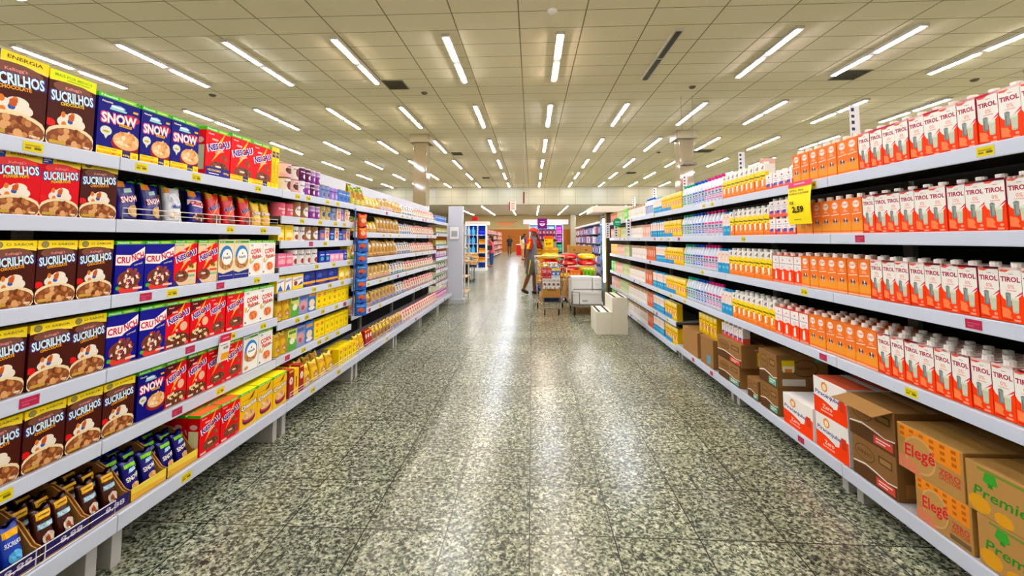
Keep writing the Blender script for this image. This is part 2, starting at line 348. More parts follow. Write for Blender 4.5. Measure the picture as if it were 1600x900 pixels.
def mk_bag(kind, cat, w, d, h, rows, prims):
    full = .22 if 'sack' in kind else .6
    def f():
        m = bag_mesh(kind, w, h, d, rows, full)
        return m, [('front_print', art('front_print', w * .9, h, prims, (lambda u, v, g=bag_yf(w, h, d, full): g(u, v) - .0028), .00045, .3), None)]
    return dict(kind=kind, cat=cat, w=w, d=d, h=h, f=f)
def mk_can(kind, cat, w, h, lid, bands, prims):
    def f():
        r = w / 2 * .96; b = MB(); prof = [(r * .97, 0)]; ms = []
        z0 = .0
        for q, c in bands: prof += [(r, z0 + .001), (r, q * h * .93)]; ms += [MM(c), MM(c)]; z0 = q * h * .93
        body = b.lathe([(p[0], p[1]) for p in prof], ms, 30, (0, w / 2, 0)).mesh(kind, False)
        lidm = MB().lathe([(r * 1.02, h * .92), (r * 1.03, h * .93), (r * 1.03, h * .99), (r * .97, h)], MM(lid), 30, (0, w / 2, 0)).mesh('lid')
        yf = lambda u, v: w / 2 - math.sqrt(max(1e-6, (r + .0008) ** 2 - ((u - .5) * w * .8) ** 2))
        return body, [('lid', lidm, None), ('label_print', art('label_print', w * .8, h * .92, prims, yf), None)]
    return dict(kind=kind, cat=cat, w=w, d=w, h=h, f=f)
def mk_bottle(kind, cat, capc, mark):
    w, h = .078, .245
    def f():
        r = w / 2 * .93; wh = M('#e6edfb', .3)
        prof = [(r * .92, 0), (r, .006), (r, h * .6), (r * .96, h * .67), (r * .74, h * .77), (r * .48, h * .85), (r * .4, h * .88), (r * .4, h * .91)]
        body = MB().lathe(prof, wh, 14, (0, w / 2, 0), .35).mesh(kind, True)
        cap = MB().lathe([(r * .48, 0), (r * .5, .002), (r * .5, .022), (r * .44, .026)], MM(capc), 12, (0, w / 2, h * .885)).mesh('cap')
        yf = lambda u, v: w / 2 - r * .995 * (1 if abs(u - .5) < .3 else 1) - .0005
        pr = art('label_print', w * .8, h * .6, [R(.0, .8, 1, .92, capc), T('Py', .5, .66, .7, .18, '#1c2560', 12, .07), R(.0, .5, 1, .54, '#2c3a7c'), R(.1, .38, .9, .44, mark), R(.1, .22, .9, .32, mark)], yf)
        return body, [('cap', cap, None), ('label_print', pr, None)]
    return dict(kind=kind, cat=cat, w=w, d=w, h=h, f=f)

CB, MC = 'cereal_box', 'milk_carton'
BRN, RED, NAVY = '#471508', '#ea0212', '#08087c'
SUCSIDE = [R(.1, .5, .9, .7, '#7a3a22'), R(.15, .15, .85, .45, '#e8d9b8')]
NSIDE = [R(.12, .12, .88, .62, '#e6e4b0'), E(.5, .72, .3, .06, '#f3c0b0'), R(0, .93, 1, 1, GREEN)]
PR = {}
def suc(k, w, h, bg, band, sub, subc): PR[k] = mk_box(CB, 'cereal box', w, .07, h, bg, a_suc(bg, band, sub, subc), '#e8cf28', [(.88, bg), (1, '#ffd814')])
suc('suc_big', .185, .305, BRN, 'energia', 'CHOCOLATE', '#f0a818')
suc('suc_more', .165, .3, BRN, 'menos', 'CHOCOLATE', '#f2d21c')
suc('suc_red', .14, .236, '#d80216', 'energia', 'POWER POPS', '#f2c01c')
suc('suc', .145, .24, BRN, 'sabor', 'CHOCOLATE', '#f0a818')
NB = [(.93, NAVY), (1, GREEN)]; RB = [(.93, RED), (1, GREEN)]
PR['snow_big'] = mk_box(CB, 'cereal box', .185, .075, .275, NAVY, a_snow(True), GREEN, NB)
PR['snow'] = mk_box(CB, 'cereal box', .155, .07, .228, NAVY, a_snow(False), GREEN, NB)
for k, v, w, h in (('nes_econ', 'economia', .2, .285), ('nes_eco', 'eco', .2, .295), ('nes', 'x', .15, .236), ('nes_duo', 'duo', .15, .236), ('nes_bege', 'bege', .155, .24)):
    PR[k] = mk_box(CB, 'cereal box', w, .07, h, RED, a_nesc(v), '#ee6a2c', RB, extra=side_print(NSIDE))
PR['spine'] = mk_box(CB, 'cereal box', .07, .2, .3, '#ffe000', [R(.1, .76, .9, .9, '#231f6e'), T('770g', .5, .83, .14, .4, '#ffe000', 90) if False else T('770g', .5, .83, .6, .05, '#ffe000', 0), T('EMBALAGEM', .32, .36, 1.9, .055, '#b5851a', 90), T('ECONÔMICA', .66, .4, 2.3, .085, '#a8741a', 90)])
PR['crunch'] = mk_box(CB, 'cereal box', .145, .07, .237, '#0c0c90', a_crunch(), GREEN, [(.93, '#0c0c90'), (1, GREEN)])
PR['nesfit'] = mk_box(CB, 'cereal box', .145, .065, .243, '#f2e2b8', a_nesfit(False))
PR['nesfit_w'] = mk_box(CB, 'cereal box', .145, .065, .235, '#f6f4ee', a_nesfit(True), GREEN)
PR['corn'] = mk_box(CB, 'cereal box', .15, .07, .238, '#f6f4ee', a_corn(), GREEN)
PR['cheer'] = mk_box(CB, 'cereal box', .155, .075, .215, '#fbc60a', a_cheer(), '#f5e00a', [(.93, '#fbc60a'), (1, GREEN)])
PR['cheer_back'] = mk_box(CB, 'cereal box', .155, .075, .215, '#f8d40a', [R(.1, .1, .9, .8, '#fbc60a')], '#f5e41a')
PR['yellow_box'] = mk_box(CB, 'cereal box', .17, .07, .29, '#ffdc00', [R(.3, .86, .7, .9, '#d09a00')])
PR['bisc'] = mk_box('biscuit_pack', 'biscuit pack', .06, .07, .2, '#a8281c', [E(.5, .6, .35, .14, '#f3dccb'), T('9', .5, .6, .2, .1, '#a8281c'), R(.1, .9, .9, .97, '#f0c02a')], '#c43a28')
PR['bisc_y'] = mk_box('biscuit_pack', 'biscuit pack', .06, .07, .19, '#f6c810', [R(.35, .3, .6, .7, '#b03018')], '#f6d22a')
PR['tirol'] = mk_box(MC, 'milk carton', .071, .072, .2, OR, a_tirol(), '#e9d8cc', [(.5, OR), (.985, '#c22a58'), (1, '#f2e4dc')], '#f6f6ee', .012)
PR['elege'] = mk_box(MC, 'milk carton', .071, .072, .202, '#f27a26', a_elege(), '#f27a26', None, '#f6efe6', .01)
PR['pira'] = mk_box(MC, 'milk carton', .071, .072, .196, OR, a_pira(), '#ee5a3a', [(.5, OR), (1, '#ee5a44')], '#f8dcd4', .012)
PR['piras'] = mk_box('small_milk_carton', 'milk carton', .066, .06, .112, '#ef5f4a', a_piras(), '#f3e4de', [(.4, '#ef5f4a'), (1, '#f0e8e6')], '#f6f2ee')
PR['ninho'] = mk_box('drink_carton', 'drink carton', .073, .072, .204, '#f07a14', a_ninho(), '#f2ece0', [(.44, '#f07a14'), (.7, '#f3cf0a'), (1, '#ece6da')], '#f6f6f0')
PR['blue'] = mk_box('drink_carton', 'drink carton', .071, .072, .195, '#1f96cc', a_blue(), '#bfdcea', [(.45, '#1f96cc'), (1, '#e8ddd4')], '#2f9fd6')
PR['yel'] = mk_box('cereal_drink_carton', 'drink carton', .078, .07, .2, '#f5c70c', a_yel(), '#f3d96a')
PR['yelb'] = mk_box('cereal_drink_carton', 'drink carton', .078, .07, .2, '#f5c70c', a_yelb(), '#f3e4b0', [(.24, '#1f8fd0'), (1, '#f5c70c')])
PR['whitebrown'] = mk_box('drink_carton', 'drink carton', .075, .075, .195, '#f0ebe4', a_far('#b08a68', '#d8d2cc', '#cfb9a4'), '#b4906c')
PR['green'] = mk_box('drink_carton', 'drink carton', .08, .075, .2, '#5ad01c', a_far('#8be04a', '#e4f6c8', '#2f9c1c'), '#6ad82c')
PR['palegreen'] = mk_box('drink_carton', 'drink carton', .08, .075, .195, '#cfd8a8', a_far('#a8bc7c', '#8fae6a', '#eef0dc'), '#b8c48c')
PR['pinkp'] = mk_box('drink_carton', 'drink carton', .08, .075, .19, '#e5b7a8', a_far('#c98a7a', '#f2dcd2', '#b5524c'), '#d09c8c')
PR['amber'] = mk_box('drink_carton', 'drink carton', .08, .075, .2, '#eab41a', a_far('#f2cf4a', '#f7e6a4', '#c47a14'), '#e0c04a')
PR['orangebox'] = mk_box('drink_carton', 'drink carton', .09, .08, .2, '#d8643a', a_far('#b07a54', '#f0d0b8', '#a83a1c'), '#a87a54')
for k, c, m in (('bt_g', '#12a37c', '#35b08e'), ('bt_b', '#1556c4', '#3a6ad0'), ('bt_p', '#dd1f7c', '#ef6aa8')): PR[k] = mk_bottle('drink_bottle', 'drink bottle', c, m)
# bags
BAGG = [(.9, None), (1, GREEN)]
def bag(k, kind, cat, w, d, h, body, top, prims): PR[k] = mk_bag(kind, cat, w, d, h, [(.9, body), (1, top)], prims)
bag('b_snow', 'cereal_bag', 'cereal bag', .15, .06, .2, '#0c0a7c', GREEN, [R(.05, .76, .4, .9, '#f2941c'), P([(.3, .62), (.75, .66), (.7, .76), (.35, .72)], '#b8d8d0'), TO('SNOW', .55, .48, .8, .15, '#fbf0f0', '#d0408a', 8), E(.7, .2, .3, .14, '#d9b070')])
bag('b_milk', 'cereal_bag', 'cereal bag', .14, .06, .2, '#dfe4ee', GREEN, [R(.02, .76, .28, .9, '#f2941c'), E(.5, .62, .36, .16, '#c9d4e6'), E(.5, .62, .33, .14, '#eef2f6'), T('Moça', .6, .4, .6, .13, '#2a3f9c', 5), E(.4, .18, .3, .1, '#efe0cc')])
bag('b_crunch', 'cereal_bag', 'cereal bag', .14, .06, .2, '#0e0c84', GREEN, [R(.02, .74, .42, .9, '#f2941c'), P([(.0, .48), (1, .42), (1, .62), (0, .66)], '#fbeef0'), T('CRUNCH', .5, .545, .9, .12, '#d3114f', -4, .04), E(.5, .15, .4, .12, '#7a3a24'), BL(12, .5, .16, .35, .1, ['#e8d0b0', '#6b3020'], .06, 2)])
bag('b_nes', 'cereal_bag', 'cereal bag', .14, .06, .2, '#e0101c', GREEN, [R(.02, .74, .4, .9, '#f2941c'), P([(.8, .8), (.4, .5), (.55, .5), (.2, .2), (.7, .48), (.55, .48)], '#ffb01f'), TO('NESCAU', .5, .5, .85, .12, '#2b2590', '#f2e4f2', 18), E(.5, .14, .36, .1, '#7d4429')])
bag('b_cheer', 'cereal_bag', 'cereal bag', .13, .06, .18, '#f2c40c', '#7ed020', [TO('Cheerios', .5, .5, .95, .16, '#f8f2ea', '#3a1c5c', 5), E(.5, .2, .35, .12, '#eebb74')])
bag('b_choc', 'cereal_bag', 'cereal bag', .085, .045, .165, '#431508', '#380f06', [R(.1, .72, .9, .88, '#f0b41c'), R(.2, .78, .8, .82, '#6e5a20'), R(.1, .5, .9, .62, '#8fc4da'), T('SUCRILHOS', .5, .56, .74, .08, '#ecf6fa'), E(.55, .25, .35, .14, '#d9c8b4'), BL(8, .5, .2, .3, .1, ['#a85a2c', '#e8dccb', '#c4481c'], .1, 3)])
bag('b_bluechoc', 'cereal_bag', 'cereal bag', .085, .045, .165, '#173fb4', '#12309a', [R(.1, .7, .9, .85, '#f0b41c'), T('SUCRILHOS', .5, .55, .8, .1, '#ecf6fa'), E(.5, .25, .35, .14, '#5ab4e4')])
bag('b_snowmini', 'cereal_bag', 'cereal bag', .085, .045, .165, '#0b0a78', '#0e1084', [R(.1, .76, .9, .86, '#7ed020'), P([(.3, .6), (.8, .64), (.7, .74), (.35, .7)], '#a8d4e8'), T('SNOW', .5, .46, .8, .14, '#f6f2ee', 8, .04), E(.6, .2, .3, .1, '#d9a870')])
FB, FBC = 'food_bag', 'food bag'
bag('g_yg', FB, FBC, .13, .08, .215, '#c9b81a', '#3f7a1c', [E(.5, .5, .36, .2, '#b5631c'), R(.1, .72, .9, .86, '#3f8a22'), E(.5, .25, .3, .1, '#e6d24a')])
bag('g_y', FB, FBC, .105, .06, .13, '#e3b81c', '#e8cf3a', [E(.5, .5, .3, .2, '#f6e9c4'), R(.1, .1, .9, .25, '#b8861a')])
bag('g_lil', FB, FBC, .12, .07, .16, '#d7b06a', '#e6c88c', [R(.02, .02, .98, .24, '#b9a2d6'), E(.5, .55, .25, .18, '#b3824a'), R(.2, .74, .8, .84, '#f0e2c4')])
bag('g_gold', FB, FBC, .125, .075, .195, '#d8a63c', '#e6bd62', [R(.15, .6, .85, .76, '#f1e6cc'), E(.5, .4, .28, .16, '#a8763a'), R(.05, .04, .95, .12, '#8a5a2c')])
bag('g_grn', FB, FBC, .125, .075, .17, '#dab046', '#e6c568', [R(.02, .02, .98, .2, '#3aa52c'), E(.5, .55, .25, .16, '#a8763a'), R(.25, .3, .75, .42, '#f1e6cc')])
bag('g_pnk', FB, FBC, .125, .075, .17, '#dab046', '#e6c568', [R(.02, .02, .98, .2, '#e58aa8'), E(.5, .55, .25, .16, '#a8763a'), R(.25, .3, .75, .42, '#f1e6cc')])
bag('g_blu', FB, FBC, .125, .075, .165, '#cfa868', '#e0c48a', [R(.02, .02, .98, .22, '#4a6ec4'), E(.5, .55, .25, .16, '#9a6a34'), R(.2, .72, .8, .84, '#e8c23a')])
bag('g_wb', FB, FBC, .115, .07, .165, '#ece8e2', '#e4d8c8', [R(.02, .02, .98, .22, '#2f7fc4'), E(.5, .5, .28, .18, '#b8854a'), R(.2, .72, .8, .84, '#30589c')])
bag('g_wr', FB, FBC, .115, .07, .165, '#efe2d8', '#e23a30', [R(.02, .02, .98, .16, '#c8744a'), E(.5, .45, .3, .16, '#c4763c'), R(.15, .66, .85, .84, '#e0433a')])
bag('g_wg', FB, FBC, .115, .07, .165, '#eee6d8', '#5a9c3a', [R(.02, .02, .98, .16, '#5a8a5c'), E(.5, .45, .3, .16, '#d0884a'), R(.15, .66, .85, .84, '#d8503c')])
bag('g_tan', FB, FBC, .12, .075, .17, '#b8905a', '#f0c81c', [R(.1, .55, .9, .8, '#f2cf2a'), E(.5, .68, .16, .07, '#b8861a'), E(.5, .3, .3, .14, '#8a5a30')])
bag('g_yel', FB, FBC, .12, .07, .17, '#efc316', '#f6d83a', [E(.5, .3, .34, .16, '#c4843a'), R(.15, .66, .85, .82, '#d89a10'), E(.4, .25, .16, .08, '#e8d2a0')])
bag('bread', 'bread_bag', 'bread bag', .3, .14, .26, '#c89a58', '#e6cfa0', [E(.5, .5, .36, .28, '#b07c3a'), R(.1, .15, .9, .28, '#efe2c8')])
def mk_sack(col, col2):
    w, l, h = .4, .44, .135
    def f():
        b = MB(); n, m = 24, 12; vs = []
        pw = lambda c, e: math.copysign(abs(c) ** e, c)
        for j in range(m + 1):
            a = -PI / 2 + PI * j / m
            for i in range(n):
                t = 2 * PI * i / n; k = max(.02, math.cos(a)) ** .55
                vs.append((w / 2 * pw(math.cos(t), .4) * k, l / 2 + l / 2 * pw(math.sin(t), .4) * k, h / 2 + h / 2 * pw(math.sin(a), .7) * (1 + .02 * math.sin(3 * t))))
        for j in range(m):
            for i in range(n):
                q = [j * n + i, j * n + (i + 1) % n, (j + 1) * n + (i + 1) % n, (j + 1) * n + i]
                cx = sum(vs[p][0] for p in q) / 4
                b.raw([vs[p] for p in q], [(0, 1, 2, 3)], M(col2 if -.11 < cx < .02 else col, .35))
        me = b.mesh('grain_sack', True); bm = bmesh.new(); bm.from_mesh(me); bmesh.ops.remove_doubles(bm, verts=bm.verts, dist=1e-4); bm.to_mesh(me); bm.free()
        pr = art('front_print', .2, .05, [R(0, 0, 1, 1, col2), R(.2, .35, .8, .65, '#f2dcc8')])
        return me, [('front_print', pr, (0.02, -.003, h / 2 - .025))]
    return dict(kind='grain_sack', cat='sack', w=w, d=l, h=h, f=f)
PR['sack_r'] = mk_sack('#cf1218', '#e8483a'); PR['sack_y'] = mk_sack('#f0b408', '#f7cf2a')
bag('sack_r0', 'grain_sack', 'sack', .4, .13, .42, '#cf1f24', '#e8c8c0', [R(.1, .3, .9, .7, '#e43a34'), E(.5, .5, .3, .16, '#5a2a4a'), R(.2, .76, .8, .84, '#f2d8c8')])
bag('sack_y0', 'grain_sack', 'sack', .4, .13, .42, '#f0b80c', '#f6d85a', [R(.1, .3, .9, .7, '#f7d21c'), E(.5, .5, .26, .14, '#d88a10')])
bag('snack_b', 'snack_pack', 'snack pack', .13, .05, .16, '#1a62c8', '#2a7ad8', [E(.5, .45, .34, .2, '#c8623a'), R(.1, .7, .9, .82, '#4aa0e8'), E(.4, .3, .14, .1, '#7a2a5a')])
bag('snack_o', 'snack_pack', 'snack pack', .11, .05, .16, '#e4481c', '#c81e28', [E(.5, .45, .3, .2, '#f0c08a'), R(.1, .7, .9, .82, '#f2a01c')])
# cans and second-bay boxes
CAN = 'food_can'
def can(k, w, h, lid, bands, prims): PR[k] = mk_can(CAN, 'can', w, h, lid, bands, prims)
NU = lambda c, c2: [T('Nutren', .5, .72, .9, .12, c, 0, .03), E(.6, .35, .3, .18, c2)]
can('c_pinkbig', .12, .112, '#c08a80', [(.3, '#e8b8bc'), (1, '#f0cdd0')], [E(.45, .55, .38, .3, '#6b3a24'), T('Sustagen', .5, .72, .9, .14, '#ffffff')])
can('c_whbig', .11, .112, '#8a5a44', [(1, '#efe8e6')], [E(.55, .5, .3, .34, '#7a4028'), T('Sustagen', .5, .75, .9, .13, '#7a3020')])
can('c_nwp', .085, .112, '#efeaf2', [(.35, '#efeaf2'), (1, '#f4f0f4')], NU('#5a2a7c', '#7a3a90'))
can('c_np', .085, .112, '#ece6f0', [(.6, '#8a3a98'), (1, '#b892c8')], NU('#f4eefa', '#e0c8ea'))
can('c_dp', .085, .112, '#efeaf2', [(1, '#5e1f58')], NU('#ffffff', '#f2eef4'))
can('c_bl', .085, .125, '#8a7a6a', [(1, '#8aa0d8')], NU('#24408c', '#7a4a34'))
can('c_li', .09, .125, '#c8bce0', [(1, '#a88ad8')], NU('#3a2a8c', '#d8c8f0'))
can('c_bb', .08, .125, '#a89a86', [(1, '#5a8ad8')], NU('#f2f6ff', '#24408c'))
can('c_pk', .115, .103, '#d8506a', [(1, '#e0627a')], [T('Sustain', .5, .6, .9, .16, '#ffffff'), E(.6, .3, .3, .14, '#f2b8b0')])
can('c_br', .115, .128, '#b08a6a', [(1, '#a87a50')], [E(.5, .45, .42, .34, '#f4f0ea'), T('Nutren', .55, .55, .7, .14, '#3a2a5c')])
can('c_cr', .095, .125, '#d8c890', [(1, '#d6c070')], [E(.5, .45, .32, .2, '#3a4a9c'), T('Nutri', .5, .75, .8, .1, '#24307c')])
can('c_wrd', .1, .122, '#f2eeee', [(1, '#f0ece8')], [T('Nutren', .5, .75, .9, .12, '#3a2a5c'), E(.5, .28, .26, .2, '#a03a30')])
GB, GBC = 'grocery_box', 'food box'
def gb(k, w, d, h, col, prims, top=None): PR[k] = mk_box(GB, GBC, w, d, h, col, prims, top)
gb('x_pink', .09, .06, .1, '#ef7a9c', [T('Sustain', .5, .75, .9, .12, '#ffffff'), E(.5, .35, .4, .2, '#f7b0bc'), R(0, 0, 1, .2, '#e05a86')])
gb('x_or', .075, .05, .125, '#efe0cc', [E(.5, .45, .34, .28, '#d8642c'), R(.1, .78, .9, .92, '#c8a070'), E(.5, .4, .2, .14, '#efb48a')])
gb('x_vio', .085, .05, .1, '#7a6cc0', [E(.5, .45, .3, .26, '#e0903c'), R(.1, .75, .9, .9, '#3a3a9c')])
gb('x_blu', .09, .05, .1, '#2336a8', [R(.15, .62, .85, .72, '#c8d4ff'), E(.5, .32, .3, .18, '#4ab4c8')])
gb('x_bpk', .085, .05, .1, '#f2a0c0', [R(0, .7, 1, 1, '#2a3ab0'), E(.5, .4, .34, .2, '#f6d0dc')])
gb('x_nutri', .1, .06, .115, '#f4d21c', [R(.05, .05, .95, .85, '#f2eef0'), T('nutri', .5, .68, .8, .14, '#4a3a90', 8), P([(.1, .05), (.8, .05), (.45, .45)], '#3a6ac8')], '#f8dc20')
gb('x_nutri2', .18, .06, .115, '#f4d21c', [R(.03, .25, .97, .85, '#f2e8e0'), T('nutrilon', .5, .68, .8, .14, '#4a3a90', 5), E(.3, .4, .16, .16, '#8a3a30'), P([(.4, .2), (.95, .3), (.9, .5)], '#3a3a7c')], '#f8dc20')
gb('x_tray', .19, .08, .12, '#1c2a8c', [R(0, .18, 1, .34, '#e8a81c'), E(.3, .65, .2, .16, '#3a5ac0'), E(.7, .7, .18, .14, '#2a3a70'), E(.5, .1, .3, .08, '#7a4a60')])
gb('x_yb', .12, .07, .13, '#f0d22a', [E(.5, .35, .4, .2, '#f7e8a0'), R(.1, .7, .9, .9, '#d8b010'), E(.5, .12, .3, .1, '#e89a1c')])
gb('x_gy', .1, .06, .155, '#dfe070', [P([(0, 0), (1, 0), (1, .45), (0, .7)], '#5aa83a'), E(.5, .45, .3, .16, '#f2f0d0'), R(.1, .8, .9, .93, '#4a8a2c')])
gb('x_bp', .12, .06, .158, '#8a9ac8', [E(.5, .4, .42, .26, '#d89aa4'), R(.1, .72, .9, .9, '#5a6ab0'), E(.45, .3, .2, .12, '#b05a5a')])
gb('x_bl', .105, .06, .165, '#3a78c8', [E(.5, .4, .36, .2, '#f0dcae'), R(.1, .74, .9, .9, '#e8a050'), E(.5, .14, .4, .1, '#f2ead8')])
gb('x_yel', .088, .06, .148, '#fcdc00', [E(.5, .78, .3, .09, '#e85a1c'), T('Maizena', .5, .78, .5, .05, '#fff2a0'), E(.5, .42, .18, .1, '#b89a10'), R(.2, .1, .8, .16, '#c8a400')], '#fde41c')
gb('x_yel2', .088, .06, .148, '#fcdc00', [T('MAIZENA', .5, .82, .8, .07, '#8a6a00'), E(.5, .45, .16, .12, '#c8a400'), R(.25, .1, .75, .15, '#c8a400')], '#fde41c')
gb('x_spice', .085, .06, .12, '#7a4a8c', [R(0, .5, 1, 1, '#d8c8d8'), E(.5, .3, .3, .16, '#f0e6ee')])
gb('x_grn', .085, .06, .12, '#3a9a3c', [E(.5, .5, .3, .2, '#f2f2e0'), R(0, 0, 1, .2, '#d83a3a')])
gb('x_pkb', .1, .06, .12, '#d88ac0', [E(.5, .5, .3, .2, '#f8e6f2'), R(0, .7, 1, .9, '#8a3a90')])
gb('x_oliv', .085, .06, .11, '#b0aa5a', [E(.5, .5, .3, .2, '#e8dcae'), R(0, 0, 1, .3, '#5a7a9c')])

_PC = {}
def proto(k):
    if k not in _PC: _PC[k] = PR[k]['f']()
    return _PC[k]
PENDING = []      # (object, description, where)
def place(k, loc, rotz, desc, where, group, sx=1.0, sz=1.0, tilt=0.0, end='near end'):
    p = PR[k]; body, parts = proto(k)
    if -1 < tilt < 0: loc = (loc[0], loc[1], loc[2] + p['d'] * math.sin(-tilt) + .0005)
    else: loc = (loc[0], loc[1], loc[2] + .0008)
    o = put(p['kind'], body, None, loc, (tilt, 0, rotz)); o.scale = (sx, 1, sz)
    for n, me, q in parts:
        put(n, me, o, q if isinstance(q, tuple) else (0, 0, 0))
    o['category'] = p['cat']; o['group'] = group
    PENDING.append((o, desc, where, end))
    return o
RL, RR = PI / 2, -PI / 2
XL, XR = -1.83, 1.70
rj = random.Random(11)
def shelfitem(side, k, y, z, desc, where, group, sx=1, sz=1, inset=None, tilt=0.0, jit=1.0):
    i = (.028 + .006 * rj.random()) if inset is None else inset
    x = (XL - i) if side == 'L' else (XR + i)
    return place(k, (x, y, z), (RL if side == 'L' else RR) + rj.uniform(-.025, .025) * jit, desc, where, group, sx, sz, tilt)
def cells(side, z, Ys, ks, where, group, descs, **kw):
    """one product per cell between successive Ys"""
    for i, k in enumerate(ks):
        if k is None: continue
        y0, y1 = Ys[i], Ys[i + 1]; w = PR[k]['w']
        shelfitem(side, k, (y0 + y1) / 2, z, descs[k], where, group, sx=(y1 - y0) * .965 / w, **kw)
def run(side, z, k, y0, y1, where, group, desc, n=None, pat=None, **kw):
    w = PR[k]['w']; n = n or max(1, round((y1 - y0) / (w * 1.04))); s = (y1 - y0) / n; sz0 = kw.get('sz', 1.0)
    for i in range(n):
        kk = pat[i % len(pat)] if pat else k
        d = desc[kk] if isinstance(desc, dict) else desc
        if kk.startswith('g_'): kw['sz'] = sz0 * rj.uniform(.93, 1.06)
        shelfitem(side, kk, y0 + s * (i + .5), z, d, where, group, sx=min(1.15, s * (.93 if kk.startswith('g_') else .965) / PR[kk]['w']), **kw)

# ------------------------------------------------------------------ setting: floor, ceilings, walls, columns
def floor_mat():
    m = bpy.data.materials.new('speckled_granite_tiles'); m.use_nodes = True; n = m.node_tree.nodes; L = m.node_tree.links; b = n['Principled BSDF']
    g = n.new('ShaderNodeNewGeometry')
    def noise(s, d=4):
        t = n.new('ShaderNodeTexNoise'); t.inputs['Scale'].default_value = s; t.inputs['Detail'].default_value = d; t.inputs['Roughness'].default_value = .65
        L.new(g.outputs['Position'], t.inputs['Vector']); return t
    v = n.new('ShaderNodeTexVoronoi'); v.inputs['Scale'].default_value = 105; v.inputs['Randomness'].default_value = 1
    wz = noise(150, 2); wv = n.new('ShaderNodeVectorMath'); wv.operation = 'MULTIPLY_ADD'; wv.inputs[1].default_value = (.016, .016, .016)
    L.new(wz.outputs['Color'], wv.inputs[0]); L.new(g.outputs['Position'], wv.inputs[2]); L.new(wv.outputs[0], v.inputs['Vector'])
    r1 = n.new('ShaderNodeValToRGB'); e = r1.color_ramp.elements
    e[0].position = 0; e[0].color = lin('#222a22'); e[1].position = 1; e[1].color = lin('#dbd9c2')
    for p, c in ((.22, '#3e483a'), (.4, '#6c7562'), (.55, '#94997f'), (.78, '#b4b79c')):
        q = e.new(p); q.color = lin(c)
    sep = n.new('ShaderNodeSeparateColor'); L.new(v.outputs['Color'], sep.inputs[0])
    n1 = noise(34)
    mx = n.new('ShaderNodeMath'); mx.operation = 'MULTIPLY_ADD'; mx.inputs[1].default_value = .8
    L.new(sep.outputs[0], mx.inputs[0])
    m2 = n.new('ShaderNodeMapRange'); m2.inputs[1].default_value = .3; m2.inputs[2].default_value = .7; m2.inputs[3].default_value = -.3; m2.inputs[4].default_value = .42
    L.new(n1.outputs['Fac'], m2.inputs[0]); L.new(m2.outputs[0], mx.inputs[2])
    L.new(mx.outputs[0], r1.inputs[0])
    # seams every 0.398 m, and a tone of its own for every slab
    sp = n.new('ShaderNodeSeparateXYZ'); L.new(g.outputs['Position'], sp.inputs[0])
    def cell(out, off):
        a = n.new('ShaderNodeMath'); a.operation = 'SUBTRACT'; a.inputs[1].default_value = off; L.new(out, a.inputs[0])
        d = n.new('ShaderNodeMath'); d.operation = 'DIVIDE'; d.inputs[1].default_value = .398; L.new(a.outputs[0], d.inputs[0])
        f = n.new('ShaderNodeMath'); f.operation = 'FRACT'; L.new(d.outputs[0], f.inputs[0])
        fl = n.new('ShaderNodeMath'); fl.operation = 'FLOOR'; L.new(d.outputs[0], fl.inputs[0])
        s = n.new('ShaderNodeMath'); s.operation = 'SUBTRACT'; s.inputs[1].default_value = .5; L.new(f.outputs[0], s.inputs[0])
        ab = n.new('ShaderNodeMath'); ab.operation = 'ABSOLUTE'; L.new(s.outputs[0], ab.inputs[0])
        gt = n.new('ShaderNodeMath'); gt.operation = 'GREATER_THAN'; gt.inputs[1].default_value = .4925; L.new(ab.outputs[0], gt.inputs[0])
        return fl, gt
    fx, gx = cell(sp.outputs['X'], -.0148); fy, gy = cell(sp.outputs['Y'], 2.0815)
    cb = n.new('ShaderNodeCombineXYZ'); L.new(fx.outputs[0], cb.inputs[0]); L.new(fy.outputs[0], cb.inputs[1])
    wn = n.new('ShaderNodeTexWhiteNoise'); wn.noise_dimensions = '2D'; L.new(cb.outputs[0], wn.inputs['Vector'])
    tone = n.new('ShaderNodeMapRange'); tone.inputs[3].default_value = .7; tone.inputs[4].default_value = .98; L.new(wn.outputs['Value'], tone.inputs[0])
    hs = n.new('ShaderNodeHueSaturation'); L.new(r1.outputs[0], hs.inputs['Color']); L.new(tone.outputs[0], hs.inputs['Value'])
    mxs = n.new('ShaderNodeMath'); mxs.operation = 'MAXIMUM'; L.new(gx.outputs[0], mxs.inputs[0]); L.new(gy.outputs[0], mxs.inputs[1])
    mix = n.new('ShaderNodeMix'); mix.data_type = 'RGBA'; L.new(mxs.outputs[0], mix.inputs['Factor']); L.new(hs.outputs[0], mix.inputs[6]); mix.inputs[7].default_value = lin('#15170f')
    L.new(mix.outputs[2], b.inputs['Base Color'])
    n2 = noise(3); rr = n.new('ShaderNodeMapRange'); rr.inputs[3].default_value = .17; rr.inputs[4].default_value = .32; L.new(n2.outputs['Fac'], rr.inputs[0]); L.new(rr.outputs[0], b.inputs['Roughness'])
    b.inputs['Specular IOR Level'].default_value = .55
    return m
